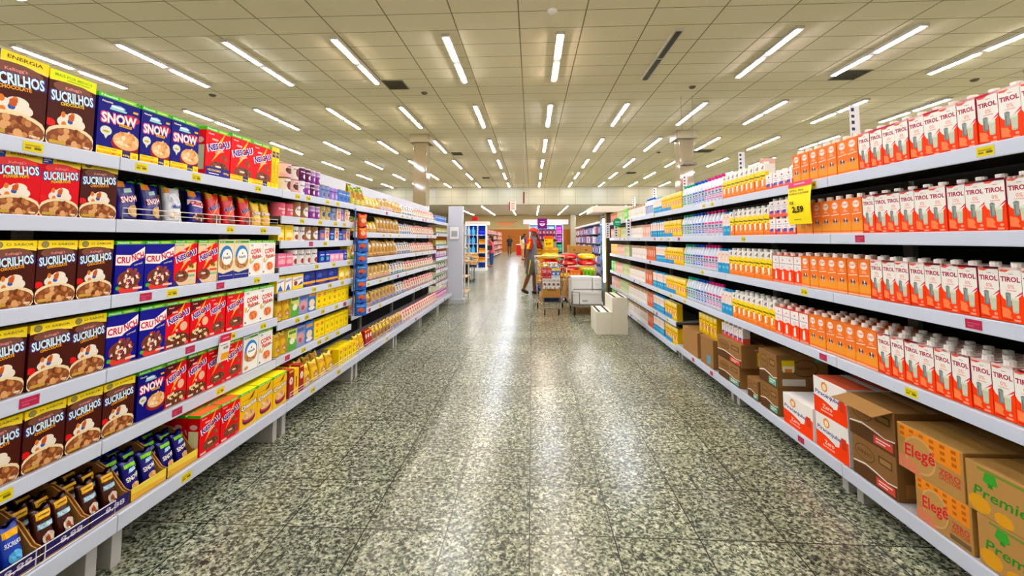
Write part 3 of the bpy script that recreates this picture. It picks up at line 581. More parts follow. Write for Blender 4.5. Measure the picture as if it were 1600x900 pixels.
def ceil_mat(ox, oy, sx=1.25, sy=.625, col='#e6d9bb'):
    m = bpy.data.materials.new('lay_in_ceiling_tiles'); m.use_nodes = True; n = m.node_tree.nodes; L = m.node_tree.links; b = n['Principled BSDF']
    g = n.new('ShaderNodeNewGeometry'); sp = n.new('ShaderNodeSeparateXYZ'); L.new(g.outputs['Position'], sp.inputs[0])
    def seam(out, off, s, wd):
        a = n.new('ShaderNodeMath'); a.operation = 'SUBTRACT'; a.inputs[1].default_value = off; L.new(out, a.inputs[0])
        d = n.new('ShaderNodeMath'); d.operation = 'DIVIDE'; d.inputs[1].default_value = s; L.new(a.outputs[0], d.inputs[0])
        f = n.new('ShaderNodeMath'); f.operation = 'FRACT'; L.new(d.outputs[0], f.inputs[0])
        q = n.new('ShaderNodeMath'); q.operation = 'SUBTRACT'; q.inputs[1].default_value = .5; L.new(f.outputs[0], q.inputs[0])
        ab = n.new('ShaderNodeMath'); ab.operation = 'ABSOLUTE'; L.new(q.outputs[0], ab.inputs[0])
        gt = n.new('ShaderNodeMath'); gt.operation = 'GREATER_THAN'; gt.inputs[1].default_value = .5 - wd / 2 / s; L.new(ab.outputs[0], gt.inputs[0]); return gt
    a, c = seam(sp.outputs['X'], ox, sx, .026), seam(sp.outputs['Y' if sy > 0 else 'Z'], oy, abs(sy), .018)
    mxs = n.new('ShaderNodeMath'); mxs.operation = 'MAXIMUM'; L.new(a.outputs[0], mxs.inputs[0]); L.new(c.outputs[0], mxs.inputs[1])
    z = n.new('ShaderNodeTexNoise'); z.inputs['Scale'].default_value = 40; L.new(g.outputs['Position'], z.inputs['Vector'])
    r = n.new('ShaderNodeMapRange'); r.inputs[3].default_value = .94; r.inputs[4].default_value = 1.06; L.new(z.outputs['Fac'], r.inputs[0])
    h = n.new('ShaderNodeHueSaturation'); h.inputs['Color'].default_value = lin(col); L.new(r.outputs[0], h.inputs['Value'])
    mix = n.new('ShaderNodeMix'); mix.data_type = 'RGBA'; L.new(mxs.outputs[0], mix.inputs['Factor']); L.new(h.outputs[0], mix.inputs[6]); mix.inputs[7].default_value = lin('#8d8468')
    L.new(mix.outputs[2], b.inputs['Base Color']); b.inputs['Roughness'].default_value = .95; b.inputs['Specular IOR Level'].default_value = 0
    return m
WX0, WX1, WY0, WY1, SY = -15.5, 16.5, -6.0, 48.0, 33.35
struct('floor', MB().box(WX0, WX1, WY0, WY1, -.12, 0, floor_mat()).mesh('floor'))
struct('ceiling', MB().box(WX0, WX1, WY0, SY, CEIL, CEIL + .1, ceil_mat(-.2294, 7.4383)).mesh('ceiling'))
struct('trim_1', MB().box(WX0, WX1, SY, SY + .15, 4.18, CEIL + .1, ceil_mat(-.2294, 4.18, 1.25, -.625, '#a3a08f')).mesh('soffit'))
struct('ceiling_rear', MB().box(WX0, WX1, SY + .15, WY1, 4.18, 4.28, M('#cfc4ae', .8, var=.04)).mesh('ceiling_rear'))
struct('wall_left', MB().box(WX0 - .15, WX0, WY0, WY1, 0, CEIL, M('#d8d6cc', .7, var=.04)).mesh('wall_left'))
struct('wall_right', MB().box(WX1, WX1 + .15, WY0, WY1, 0, CEIL, M('#d8d2c2', .7, var=.04)).mesh('wall_right'))
struct('wall_front', MB().box(WX0, WX1, WY0 - .15, WY0, 0, CEIL, M('#d6cfbd', .7, var=.04)).mesh('wall_front'))
bw = MB(); bw.box(WX0, WX1, WY1, WY1 + .15, 2.55, 4.28, M('#a89468', .75, var=.12)); bw.box(WX0, WX1, WY1, WY1 + .15, 0, 2.55, M('#98561a', .6, var=.08))
struct('wall_rear', bw.mesh('wall_rear'))
GL = M('#8c7d60', .07, spec=.9)
for i, (x, y, lab) in enumerate(((-4.48, 16.65, 'glossy beige square column behind the left gondola'), (6.0, 16.5, 'glossy beige square column behind the right gondola'))):
    b = MB(); b.box(x - .27, x + .27, y - .27, y + .27, 0, CEIL - .32, GL); b.box(x - .4, x + .4, y - .4, y + .4, CEIL - .32, CEIL, M('#a89c80', .4))
    struct('column', b.mesh('column', bevel=.012), lab)
for x, y, w in ((8.6, 46.0, .9), (4.6, 46.6, .55)):
    struct('column', MB().box(x - w / 2, x + w / 2, y - .4, y + .4, 0, 4.18, M('#9a927c', .6, var=.05)).mesh('column'), 'grey square column near the rear wall')

# ------------------------------------------------------------------ ceiling lights
hous = MB(); hous.box(-.085, .085, -1.27, 1.27, 0, .062, M('#b9b3a6', .6)); hous = hous.mesh('ceiling_light', bevel=.006)
TINT = [('#ffeddd', 'warm'), ('#fdfaf6', 'neutral'), ('#e4ecff', 'cool'), ('#f8eaff', 'pinkish')]
tubes = []
for hx, nm in TINT:
    tubes.append(MB().box(-.035, .035, -.555, .555, 0, .018, M(hx, .4, emit=LIGHT)).mesh('tube'))
tube_off = MB().box(-.05, .05, -.6, .6, 0, .018, M('#1f1f1a', .3, spec=.3)).mesh('tube')
PATT = {(-2, 0): 0, (-1, 0): 1, (-3, 0): 2, (-4, 0): 3, (-5, 0): 0, (0, 0): 0, (2, 0): 3, (3, 0): 3, (4, 0): 1, (-2, 1): 0, (-1, 1): 0, (0, 1): 2, (1, 1): 2, (2, 1): 2, (3, 1): 3}
def light(x, y, z, k, j, label, off=False, group='ceiling tube lights in rows'):
    o = put('ceiling_light', hous, None, (x, y, z))
    t = PATT.get((k, j), (k * 7 + j * 3) % 3)
    for s in (-1, 1): put('tube', tube_off if off else tubes[t], o, (0, s * .66, -.018))
    return tag(o, label, 'ceiling light', group), TINT[t][1]
for k in range(-5, 7):
    for j in range(-2, 6):
        x, y = .60 + 2.355 * k, 9.47 + 4.44 * j + (.3 if j == -1 else 0)
        off = (k, j) == (1, 0)
        t = TINT[PATT.get((k, j), (k * 7 + j * 3) % 3)][1]
        if off: lab = 'unlit dark twin ceiling light, the only one switched off'
        elif j < -1: lab = 'twin tube ceiling light over the near aisle, out of view'
        else: lab = f'{t} twin tube ceiling light, {ordn(j + 1)} line from the front, {ordn(k + 5)} row from left'
        light(x, y, CEIL - .062, k, j, lab, off)
for k in range(-3, 4):
    for j, y in enumerate((35.3, 38.4, 41.6, 45.0)):
        light(.60 + 2.355 * k, y, 4.18 - .062, k, j + 7, f'tube light under the low rear ceiling, {ordn(j)} line back, {ordn(k + 3)} row from left', False, 'lights under the low rear ceiling')
for x, y, w, lab in ((-3.68, 10.93, .55, 'dark square air vent near the warm light, above the left gondola'), (8.15, 10.8, .66, 'dark square air vent beside a bright light, above the right gondola'), (-3.65, 20.1, .52, 'small dark air vent right of the left column'), (8.2, 20.0, .8, 'small dark air vent by the right column'), (-3.1, 28.2, .5, 'tiny dark air vent deep in the hall, left of centre'), (6.3, 26.5, .6, 'tiny dark air vent deep in the hall, right of centre')):
    v = empty('ceiling_vent', (x, y, CEIL)); tag(v, lab, 'air vent', 'ceiling air vents')
    b = MB(); h = w / 2
    for a in ((-h, h, -.32, -.3), (-h, h, .3, .32), (-h, -h + .02, -.3, .3), (h - .02, h, -.3, .3)): b.box(*a, -.02, 0, '#6f6a58')
    put('frame', b.mesh('frame'), v); put('duct_plate', MB().box(-h + .02, h - .02, -.3, .3, -.006, 0, M('#26241c', .9)).mesh('duct_plate'), v)
    b = MB()
    for i in range(9): b.box(-h + .02, h - .02, -.3 + i * .066, -.285 + i * .066, -.018, -.004, '#57523f')
    put('slat_grille', b.mesh('slat_grille'), v)
for x, y, c, lab in ((.391, 7.44, '#e6e2d8', 'small white smoke detector on a ceiling seam'), (-3.07, 11.59, '#5c5546', 'dark round ceiling detector right of the near left vent'), (-9.3, 11.48, '#5c5546', 'dark round ceiling detector above the blue cereal boxes'), (4.45, 11.47, '#5c5546', 'dark round ceiling detector near the unlit light'), (11.7, 11.3, '#5c5546', 'dark round ceiling detector above the milk cartons'), (6.15, 20.2, '#5c5546', 'small dark round detector just before the right column')):
    o = put('smoke_detector', MB().lathe([(.02, -.05), (.06, -.045), (.09, -.015), (.095, 0)], MM(c), 16).mesh('smoke_detector', True), None, (x, y, CEIL)); tag(o, lab, 'smoke detector', 'ceiling detectors')

# ------------------------------------------------------------------ shelving bays
LIP, BOARD, UNDER, BACK_SHADE, PANEL = M('#cbd4e6', .35), M('#b0b0b0', .5), M('#5a564e', .6), M('#1d1b18', .8), M('#c6cad6', .45)
tag_y = art('tag', .062, .036, [R(0, 0, 1, 1, '#e2cf10'), R(.1, .55, .85, .7, '#a89a14'), R(.1, .25, .4, .45, '#857a18'), R(.55, .25, .9, .5, '#6c6418')], rough=.5)
tag_r = art('tag', .062, .036, [R(0, 0, 1, 1, '#b5274c'), R(.1, .55, .85, .66, '#c85070'), R(.15, .2, .5, .4, '#c85070')], rough=.5)
rt = random.Random(5)
def bay(side, y0, y1, zs, zb, label, group, ztop, far=False, tagp=.55, XB=None):
    s = 1 if side == 'R' else -1; X = XR if side == 'R' else -XL; xb = XB or X; BK = 2.15 if side == 'R' else 2.28
    o = empty('shelving_bay', (s * X, (y0 + y1) / 2, 0)); tag(o, label, 'shelving unit', group)
    L = y1 - y0
    def bxx(b, x0, x1, ya, yb, z0, z1, m, top=None):  # x measured outwards from the lip plane, y from the bay centre
        a, c = sorted((s * x0, s * x1)); b.box(a, c, ya - L / 2, yb - L / 2, z0, z1, m, top); return b
    put('back_panel', bxx(MB(), BK - X, BK - X + .03, .002, L - .002, .1, zs[0] - .02, BACK_SHADE).mesh('back_panel'), o)  # near-black colour stands in for the shade behind the goods
    put('top_panel', bxx(MB(), BK - X, BK - X + .03, .002, L - .002, zs[0] - .02, ztop, PANEL).mesh('top_panel'), o)
    for e in (0, L - .03): put('upright', bxx(MB(), BK - X - .03, BK - X, e, e + .03, .1, zs[0] - .03, M('#8f8c86', .5)).mesh('upright'), o)
    for z in zs:
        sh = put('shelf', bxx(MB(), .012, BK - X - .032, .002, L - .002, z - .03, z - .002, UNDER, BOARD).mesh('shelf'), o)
        put('price_rail', bxx(MB(), 0, .012, .0015, L - .0015, z - .056, z + .002, LIP).mesh('price_rail', bevel=.004), sh)
        if not far or True:
            y = .1 + rt.random() * .2
            while y < L - .1:
                if rt.random() < tagp:
                    t = put('price_tag', tag_r if rt.random() < .18 else tag_y, sh, (s * -.0006, y - L / 2, z - .045), (0, 0, RR if side == 'R' else RL))
                y += .13 + rt.random() * .2
    dk = put('base_deck', bxx(MB(), xb - X + .012, BK - X - .032, .002, L - .002, zb - .04, zb - .002, UNDER, BOARD).mesh('base_deck'), o)
    put('price_rail', bxx(MB(), xb - X, xb - X + .012, .0015, L - .0015, zb - .066, zb + .002, LIP).mesh('price_rail', bevel=.004), dk)
    for y in (.35, .8):
        if rt.random() < .5: put('price_tag', tag_r if rt.random() < .4 else tag_y, dk, (s * (xb - X - .0006), y - L / 2, zb - .05), (0, 0, RR if side == 'R' else RL))
    for e in (.03, L - .075):
        put('foot', bxx(MB(), xb - X + .05, BK - X, e, e + .045, 0, zb - .041, M('#b4b4b2', .5)).mesh('foot', bevel=.003), o)
    return o
ZL1 = [1.765, 1.487, 1.155, .838, .540]; ZLB = .24; XLB = 1.74
ZL2 = [1.762, 1.572, 1.389, 1.194, 1.007, .796, .543]
ZL3 = [1.755, 1.475, 1.190, .925, .630]
ZL7 = [1.750, 1.515, 1.268, 1.035, .800, .540]
GLB, GRB = 'bays of the left gondola', 'bays of the right gondola'
bay('L', .5, 1.752, ZL1, ZLB, 'white gondola bay nearest the camera at left, brown cereal boxes on it', GLB, 1.80, XB=XLB)
bay('L', 1.752, 2.965, ZL1, ZLB, 'white gondola bay at left with blue, red and white cereal boxes', GLB, 1.80, XB=XLB)
bay('L', 2.965, 4.215, ZL2, ZLB, 'white gondola bay at left with cans and yellow boxes on seven shelves', GLB, 2.11, XB=XLB, tagp=.7)
for i, (a, c) in enumerate(((4.215, 5.465), (5.465, 6.715), (6.715, 7.97))):
    bay('L', a, c, ZL3, ZLB, ('white gondola bay at left with golden food bags, just past the cans', 'white gondola bay at left, middle one of three holding food bags', 'white gondola bay at left with red and white bags, last before the end bay')[i], GLB, 2.11, True, .4, XLB)
bay('L', 7.97, 9.1, ZL7, ZLB, 'narrow-shelved last bay of the left gondola beside the white end panel', GLB, 2.11, True, .3, XLB)
ZR1 = [1.757, 1.43, 1.10, .74]; ZRB = .165; ZR2 = [1.757, 1.43, 1.10, .74, .42]; ZRB2 = .13
for i, (a, c) in enumerate(((-.2, 1.13), (1.13, 2.46), (2.46, 3.775), (3.775, 5.1))):
    bay('R', a, c, ZR1, ZRB, ('gondola bay at right beside the camera, mostly out of view', 'gondola bay at right with white-topped red milk cartons, printed kraft cases below', 'gondola bay at right with orange milk cartons, brown cases below', 'gondola bay at right with white drink bottles, opened brown case below')[i], GRB, 2.0, tagp=.35)
for i, (a, c) in enumerate(((5.1, 6.53), (6.53, 7.9), (7.9, 9.2))):
    bay('R', a, c, ZR2, ZRB2, ('gondola bay at right with yellow and blue drink cartons on six levels', 'gondola bay at right behind the white step stool, white cartons on it', 'last gondola bay at right next to the lit cooler')[i], GRB, 2.0, True, .3)

# ------------------------------------------------------------------ left gondola: cereals
D = dict(suc_big='large brown cereal box with blue corner label', suc_more='large brown cereal box with lime band', suc_red='red cereal box with pale lettering', suc='brown cereal box with yellow band', snow_big='large navy cereal box with yellow strip', snow='navy cereal box with white lettering', nes_econ='red cereal box with navy strip', nes_eco='large red cereal box with yellow strip', nes='red cereal box with brown nuggets', nes_duo='red cereal box with dark top corner', nes_bege='red and beige cereal box', spine='yellow-sided cereal box', crunch='royal blue cereal box', nesfit='cream and blue cereal box', nesfit_w='white cereal box with blue ring', corn='white corn flakes box', cheer='yellow cereal box', yellow_box='plain yellow box',
         b_snow='navy cereal bag', b_milk='white cereal bag', b_crunch='royal blue cereal bag', b_nes='red cereal bag', b_cheer='yellow cereal bag')
W1 = ['top shelf, left cereals', 'second shelf, left cereals', 'third shelf, left cereals', 'fourth shelf, left cereals', 'fifth shelf, left cereals', 'bottom deck, left cereals']
GC = 'cereal boxes on the left gondola'
def C(i, Ys, ks, **kw): cells('L', (ZL1 + [ZLB])[i] , Ys, ks, W1[i], GC, D, **kw)
C(0, [1.28, 1.486, 1.664], ['suc_big', 'suc_more'])
C(0, [1.668, 1.866, 2.034, 2.222], ['snow_big'] * 3)
C(0, [2.262, 2.458, 2.672, 2.868], ['nes_econ', 'nes_eco', 'nes_eco'])
C(0, [2.878, 2.919, 2.96], ['spine'] * 2)
place('yellow_box', (XL - .17, 2.56, ZL1[0]), RL, D['yellow_box'], W1[0] + ', behind the red boxes', GC)
C(1, [1.33, 1.483, 1.62, 1.775], ['suc_red', 'suc_red', 'suc'])
for y, k, rz in ((1.87, 'b_snow', -.05), (1.998, 'b_snow', .03), (2.13, 'b_milk', 0), (2.285, 'b_crunch', .03), (2.415, 'b_nes', 0), (2.54, 'b_nes', .0), (2.69, 'b_nes', 0), (2.8, 'b_cheer', 0), (2.904, 'b_cheer', 0)):
    w = PR[k]['w']
    place(k, (XL - .06, y, ZL1[1]), RL + rz, D[k], W1[1], 'cereal bags on the left gondola', min(1, (.113 if k != 'b_cheer' else .096) / w), 1.0 if k != 'b_cheer' else .98, -.12)
for y, k in ((1.83, 'b_snow'), (2.2, 'b_crunch'), (2.62, 'b_nes')):
    place(k, (XL - .2, y, ZL1[1]), RL, D[k], W1[1] + ', second row', 'cereal bags on the left gondola', .75, .86, -.06)
C(2, [1.345, 1.487, 1.631, 1.779], ['suc'] * 3)
C(2, [1.786, 1.931, 2.096, 2.25, 2.402, 2.533, 2.672, 2.815, 2.958], ['crunch', 'crunch', 'nes_bege', 'nes_bege', 'nesfit', 'nesfit', 'corn', 'corn'])
C(3, [1.34, 1.483, 1.629, 1.77, 1.919, 2.068, 2.218, 2.357, 2.485, 2.642, 2.8, 2.958], ['suc'] * 3 + ['crunch'] * 2 + ['nes_duo'] * 2 + ['nes'] * 2 + ['corn'] * 2)
C(4, [1.345, 1.486, 1.628, 1.77, 1.918], ['suc'] * 4, sz=.94)
C(4, [1.93, 2.08], ['snow'])
C(4, [2.085, 2.216, 2.353, 2.505, 2.65, 2.805, 2.958], ['nes_duo', 'nes_duo', 'nes', 'nes', 'nesfit_w', 'corn'], sz=.97)
# bottom deck
XB = XLB - .0
def deck(k, y, x, desc, where, group, **kw): return place(k, (-(XLB + .03 + x), y, ZLB), RL + rj.uniform(-.02, .02), desc, where, group, **kw)
for y in (2.285, 2.44):
    deck('nes', y, 0, D['nes'], W1[5], GC, sz=.92, sx=.98)
    deck('nes', y, .085, D['nes'], W1[5] + ', second row', GC, sz=.92, sx=.98)
    deck('nes', y, .17, D['nes'], W1[5] + ', third row', GC, sz=.92, sx=.98)
for y in (2.6, 2.762, 2.924):
    deck('cheer', y, 0, D['cheer'], W1[5], GC)
    deck('cheer_back', y, .085, D['cheer'], W1[5] + ', second row', GC, )
    deck('cheer_back', y, .17, D['cheer'], W1[5] + ', third row', GC)
GBI = 'biscuit packs past the yellow cereals'
for y, k in ((3.06, 'bisc'), (3.13, 'bisc_y'), (3.2, 'bisc')):
    deck(k, y, 0, {'bisc': 'dark red biscuit pack', 'bisc_y': 'yellow biscuit pack'}[k], 'bottom deck, left can bay', GBI)
    deck(k, y, .09, {'bisc': 'dark red biscuit pack', 'bisc_y': 'yellow biscuit pack'}[k], 'bottom deck, left can bay, second row', GBI)
for i in range(4):
    for r in range(2):
        deck('g_yel', 3.32 + i * .127, .01 + r * .13, 'yellow flour bag', 'bottom deck, left can bay' + (', second row' if r else ''), 'yellow food bags on the bottom deck', sz=.95, tilt=-.12)
for i in range(4):
    deck('x_yel', 3.86 + i * .095, 0, 'small yellow box', 'bottom deck, left can bay', 'yellow boxes')
    deck('x_yel', 3.86 + i * .095, .09, 'small yellow box', 'bottom deck, left can bay, second row', 'yellow boxes')
# display trays with bags at the near end of the bottom deck
KR = M('#b5823f', .75, var=.06); KRD = M('#8f6430', .75)
def tray(y0, y1, front, label, text=None):
    o = empty('display_tray', (-(XLB + .03), (y0 + y1) / 2, ZLB)); o.rotation_euler = (0, 0, RL)
    tag(o, label, 'cardboard tray', 'shelf-ready trays'); w = (y1 - y0) * .98; h = w / 2
    b = MB(); d = .36
    b.box(-h, h, 0, d, 0, .004, KR); b.box(-h, h, d - .004, d, .004, .17, KR)
    for s in (-1, 1):
        x0, x1 = (-h, -h + .004) if s < 0 else (h - .004, h)
        pr = [(0, .05), (.03, .06), (.09, .13), (.16, .17), (d, .17)]
        for (ya, za), (yb, zb_) in zip(pr, pr[1:]):
            vs = [(x0, ya, 0), (x1, ya, 0), (x1, yb, 0), (x0, yb, 0), (x0, ya, za), (x1, ya, za), (x1, yb, zb_), (x0, yb, zb_)]
            b.raw(vs, [(3, 2, 1, 0), (4, 5, 6, 7), (0, 1, 5, 4), (1, 2, 6, 5), (2, 3, 7, 6), (3, 0, 4, 7)], KR)
    put('tray_box', b.mesh('tray_box'), o)
    pr = [R(0, 0, 1, 1, front)]
    if text: pr += [T(text, .62, .5, .5, .5, '#d8cfe0')]
    else: pr += [P([(0, .0), (1, 0), (1, .35), (0, .6)], '#e8b43a' if front == '#f2d84a' else front)]
    fp = MB().box(-h, h, 0, .004, .004, .055, M(front, .6)).mesh('front_panel'); f = put('front_panel', fp, o)
    put('front_print', art('front_print', w, .05, pr), f, (0, 0, .004))
GT = 'mini cereal bags in trays'
for (y0, y1, fr, lab, tx, k, desc) in ((1.33, 1.495, '#2a2262', 'cardboard tray of blue cereal bags, closest to the camera', '8,88', 'b_bluechoc', 'blue mini cereal bag'), (1.5, 1.66, '#2a2262', 'cardboard tray of brown cereal bags beside the blue ones', '8,88', 'b_choc', 'brown mini cereal bag'), (1.665, 1.83, '#2a2262', 'cardboard tray of brown cereal bags beside the yellow-fronted tray', '8,88', 'b_choc', 'brown mini cereal bag'), (1.835, 2.015, '#f2d84a', 'yellow-fronted cardboard tray of navy cereal bags beside the brown ones', None, 'b_snowmini', 'navy mini cereal bag'), (2.02, 2.205, '#f2d84a', 'yellow-fronted cardboard tray of navy cereal bags beside red boxes', None, 'b_snowmini', 'navy mini cereal bag')):
    tray(y0, y1, fr, lab, tx)
    n = {'1.33': 'in the blue tray', '1.5': 'in the second tray', '1.665': 'in the third tray', '1.835': 'in the fourth tray', '2.02': 'in the fifth tray'}[str(y0)]
    for r in range(4):
        for c in range(2):
            y = (y0 + y1) / 2 + (c - .5) * ((y1 - y0) / 2 - .006)
            place(k, (-(XLB + .055 + r * .082 + rj.random() * .006), y, ZLB + .006), RL + rj.uniform(-.06, .06), desc, n, GT, (y1 - y0 - .034) / 2 / .085, .93, -.24 + rj.uniform(-.04, .04), end='front')
# wire fences along shelf fronts
WIRE = M('#eceae6', .35, spec=.5)
def fence(side, y0, y1, z, h, label, n, x=None, col=WIRE):
    s = -1 if side == 'L' else 1; x = (XL + .004 if side == 'L' else XR - .004) if x is None else x
    o = empty('wire_fence', (x - s * .0 , (y0 + y1) / 2, z)); tag(o, label, 'wire shelf fence', 'wire fences on shelf fronts'); L = (y1 - y0) / 2; X = s * .016
    fr = MB().tube([(X, -L, .003), (X, L, .003), (X, L, h), (X, -L, h)], .0022, col, 5, True).mesh('frame'); put('frame', fr, o)
    b = MB()
    b.tube([(X, -L, h * .55), (X, L, h * .55)], .0018, col, 5)
    for i in range(1, n):
        y = -L + 2 * L * i / n
        for dy in (-.014, .014): b.tube([(X, y + dy, .003), (X, y + dy, h)], .0018, col, 5)
    put('wire_grille', b.mesh('wire_grille'), o)
fence('L', 1.79, 2.94, ZL1[1], .055, 'white wire fence in front of the cereal bags on second shelf', 4)
fence('L', 1.22, 1.755, ZLB, .06, 'white wire fence in front of the brown bag trays', 2, -XLB - .002)
fence('L', 3.03, 4.2, ZLB, .045, 'white wire fence along the yellow bags, bottom deck', 5, -XLB - .002)
for i, z in enumerate(ZL3 + [ZLB]):
    fence('L', 4.24, 7.9, z, .05, f'long wire fence along food bags, {ordn(i)} shelf down', 14, None if i < 5 else -XLB - .002, M(['#e8e8d0', '#d8c8c0', '#d8b8a0', '#c8d8b0', '#c8c0d8', '#d8d8e8'][i], .4))
# small price card clipped to the fourth rail
o = put('price_card', MB().box(-.045, .045, 0, .002, -.16, 0, M('#f2f0ee', .5)).mesh('price_card'), None, (XL + .012, 2.44, ZL1[3] + .0), (0.1, 0, RL))
tag(o, 'white price card with red header hanging over a red cereal box', 'price card')
put('front_print', art('front_print', .09, .16, [R(0, .72, 1, 1, '#d0284c'), R(.25, .84, .8, .88, '#f2a0b4'), R(.12, .6, .75, .63, '#8a8698'), T('4,88', .62, .48, .45, .12, '#3a3a5c'), R(.3, .05, 1, .3, '#f2a818')]), o, (0, 0, -.16))

# ------------------------------------------------------------------ left gondola: cans and small boxes, seven levels
GCAN = 'cans in the left can bay'
WM = ['top shelf, left can bay', 'second shelf, left can bay', 'third shelf, left can bay', 'fourth shelf, left can bay', 'fifth shelf, left can bay', 'sixth shelf, left can bay', 'seventh shelf, left can bay']
DC = dict(c_pinkbig='big pink can', c_whbig='big white can with brown figure', c_nwp='white and purple can', c_np='lilac can', c_dp='dark purple can', c_bl='blue and brown can', c_li='pale violet can', c_bb='sky blue can', c_pk='coral pink can', c_br='brown can with white panel', c_cr='cream and blue can', c_wrd='white can with red-brown fruit',
          x_pink='pink powder box', x_or='cream box with orange picture', x_vio='violet box with orange picture', x_blu='dark blue box', x_bpk='blue and pink box', x_nutri='white and yellow small box', x_nutri2='wide white and yellow box', x_tray='dark blue packaged tray', x_yb='pale yellow bag-like box', x_gy='green and yellow box', x_bp='blue and pink cereal flour box', x_bl='blue box with cream picture', x_yel='yellow starch box', x_yel2='plain yellow starch box', g_yel='yellow flour bag', c_pinkb='pink can')
DC['g_yel'] = 'yellow flour bag'
def CC(i, Ys, ks, z=None, **kw): cells('L', ZL2[i] if z is None else z, Ys, ks, kw.pop('where', WM[i]), GCAN, DC, **kw)
CC(0, [3.05, 3.16, 3.26], ['c_whbig', 'c_pinkbig'])
CC(0, [3.05, 3.16, 3.26], ['c_pinkbig', 'c_whbig'], ZL2[0] + .113, where='upper layer, top can-bay shelf')
CC(0, [3.262, 3.345, 3.43, 3.51, 3.59], ['c_nwp', 'c_np', 'c_dp', 'c_np'])
CC(0, [3.262, 3.345, 3.43, 3.51, 3.59], ['c_dp', 'c_dp', 'c_np', 'c_np'], ZL2[0] + .113, where='upper layer, top can-bay shelf')
CC(0, [3.6, 3.685, 3.77, 3.85, 3.93, 4.02, 4.11, 4.2], ['c_bl', 'c_bl', 'c_li', 'c_li', 'c_bb', 'c_bb', 'c_bb'])
CC(1, [2.99, 3.1, 3.2, 3.315, 3.425, 3.52, 3.61, 3.71, 3.81, 3.9, 3.98, 4.07, 4.14, 4.21], ['c_pk', 'c_pk', 'c_br', 'c_br', 'c_np', 'c_np', 'c_cr', 'c_cr', 'c_bl', 'x_or', 'c_li', 'x_or', 'c_nwp'])
CC(2, [2.98, 3.06, 3.17, 3.28, 3.37, 3.48, 3.59, 3.68, 3.76, 3.86, 3.94, 4.03, 4.11, 4.2], ['x_yb', 'x_yb', 'c_wrd', 'c_wrd', 'c_br', 'c_br', 'x_vio', 'x_or', 'x_blu', 'x_or', 'x_blu', 'x_vio', 'x_or'], sz=.92)
CC(3, [2.99, 3.09, 3.18, 3.28, 3.38, 3.48, 3.59, 3.69, 3.78, 3.88, 3.97, 4.06, 4.13, 4.2], ['x_pink', 'x_pink', 'c_wrd', 'c_wrd', 'c_wrd', 'c_wrd', 'x_blu', 'x_blu', 'x_bpk', 'x_bpk', 'x_bpk', 'x_blu', 'x_yb'])
CC(4, [2.99, 3.09, 3.18, 3.345, 3.54, 3.75, 3.96, 4.09, 4.2], ['x_nutri', 'x_nutri', 'x_nutri2', 'x_tray', 'x_tray', 'x_tray', 'x_yb', 'x_yb'])
CC(5, [2.99, 3.08, 3.178, 3.29, 3.425, 3.55, 3.655, 3.75, 3.85, 3.94, 4.03, 4.115, 4.2], ['g_yel', 'g_yel', 'x_gy', 'x_bp', 'x_bl', 'x_yel', 'x_yel', 'x_yel2', 'x_yel', 'x_yel2', 'x_yel2', 'x_yel2'])
CC(6, [2.99, 3.07, 3.15, 3.27, 3.4, 3.535, 3.63, 3.72, 3.815, 3.905, 4.0, 4.095, 4.2], ['g_yel', 'g_yel', 'x_gy', 'x_bp', 'x_bl', 'x_yel', 'x_yel', 'x_yel2', 'x_yel2', 'x_yel2', 'x_yel2', 'x_yel2'])

# ------------------------------------------------------------------ left gondola: food bags
GBG = 'food bags on the left gondola'
DB = dict(g_yg='tall yellow-green food bag', g_y='small yellow food bag', g_lil='gold and lilac food bag', g_gold='gold food bag', g_grn='gold food bag with green foot', g_pnk='gold food bag with pink foot', g_blu='gold food bag with blue foot', g_wb='white food bag with blue foot', g_wr='white food bag with red top', g_wg='white food bag with green top', g_tan='tan food bag with yellow patch', g_yel='yellow food bag', bisc='dark red biscuit pack')
WB = ['top shelf, left bag bays', 'second shelf, left bag bays', 'third shelf, left bag bays', 'fourth shelf, left bag bays', 'fifth shelf, left bag bays', 'bottom deck, left bag bays']
def B(i, k, y0, y1, n, sz=1, pat=None):
    z = (ZL3 + [ZLB])[i]
    if i < 5: run('L', z, k, y0, y1, WB[i], GBG, DB, n, pat, inset=.045, tilt=-.1, sz=sz, jit=2.5)
    else:
        s = (y1 - y0) / n
        for q in range(n):
            kk = pat[q % len(pat)] if pat else k
            deck(kk, y0 + s * (q + .5), .02, DB[kk], WB[i], GBG, tilt=-.12, sx=min(1.1, s * .965 / PR[kk]['w']), sz=sz)
B(0, 'g_yg', 4.24, 4.61, 3); B(0, 'g_y', 4.62, 5.05, 4); B(0, 'g_lil', 5.06, 5.55, 4); B(0, 'g_gold', 5.56, 5.95, 3, .8); B(0, 'g_wb', 5.96, 6.55, 5, .9); B(0, 'g_wg', 6.56, 7.95, 12, .88, ['g_wg', 'g_wr', 'g_wr'])
B(1, 'g_yg', 4.25, 4.52, 2, .85); B(1, 'g_y', 4.53, 4.98, 4); B(1, 'g_gold', 4.99, 5.86, 7, 1.08); B(1, 'g_wb', 5.87, 6.4, 5, .95); B(1, 'g_wr', 6.41, 7.95, 13, .92, ['g_wr', 'g_wg', 'g_wr'])
B(2, 'g_grn', 4.25, 4.5, 2); B(2, 'g_gold', 4.51, 5.75, 10); B(2, 'g_wb', 5.76, 6.4, 6, 1.05); B(2, 'g_wr', 6.41, 7.95, 13, .95, ['g_wr', 'g_wg', 'g_wr', 'g_wr'])
B(3, 'g_grn', 4.25, 4.62, 3); B(3, 'g_pnk', 4.63, 5.5, 7); B(3, 'g_wb', 5.51, 6.1, 5, .95); B(3, 'g_wr', 6.11, 7.95, 15, .9, ['g_wg', 'g_wr', 'g_wr'])
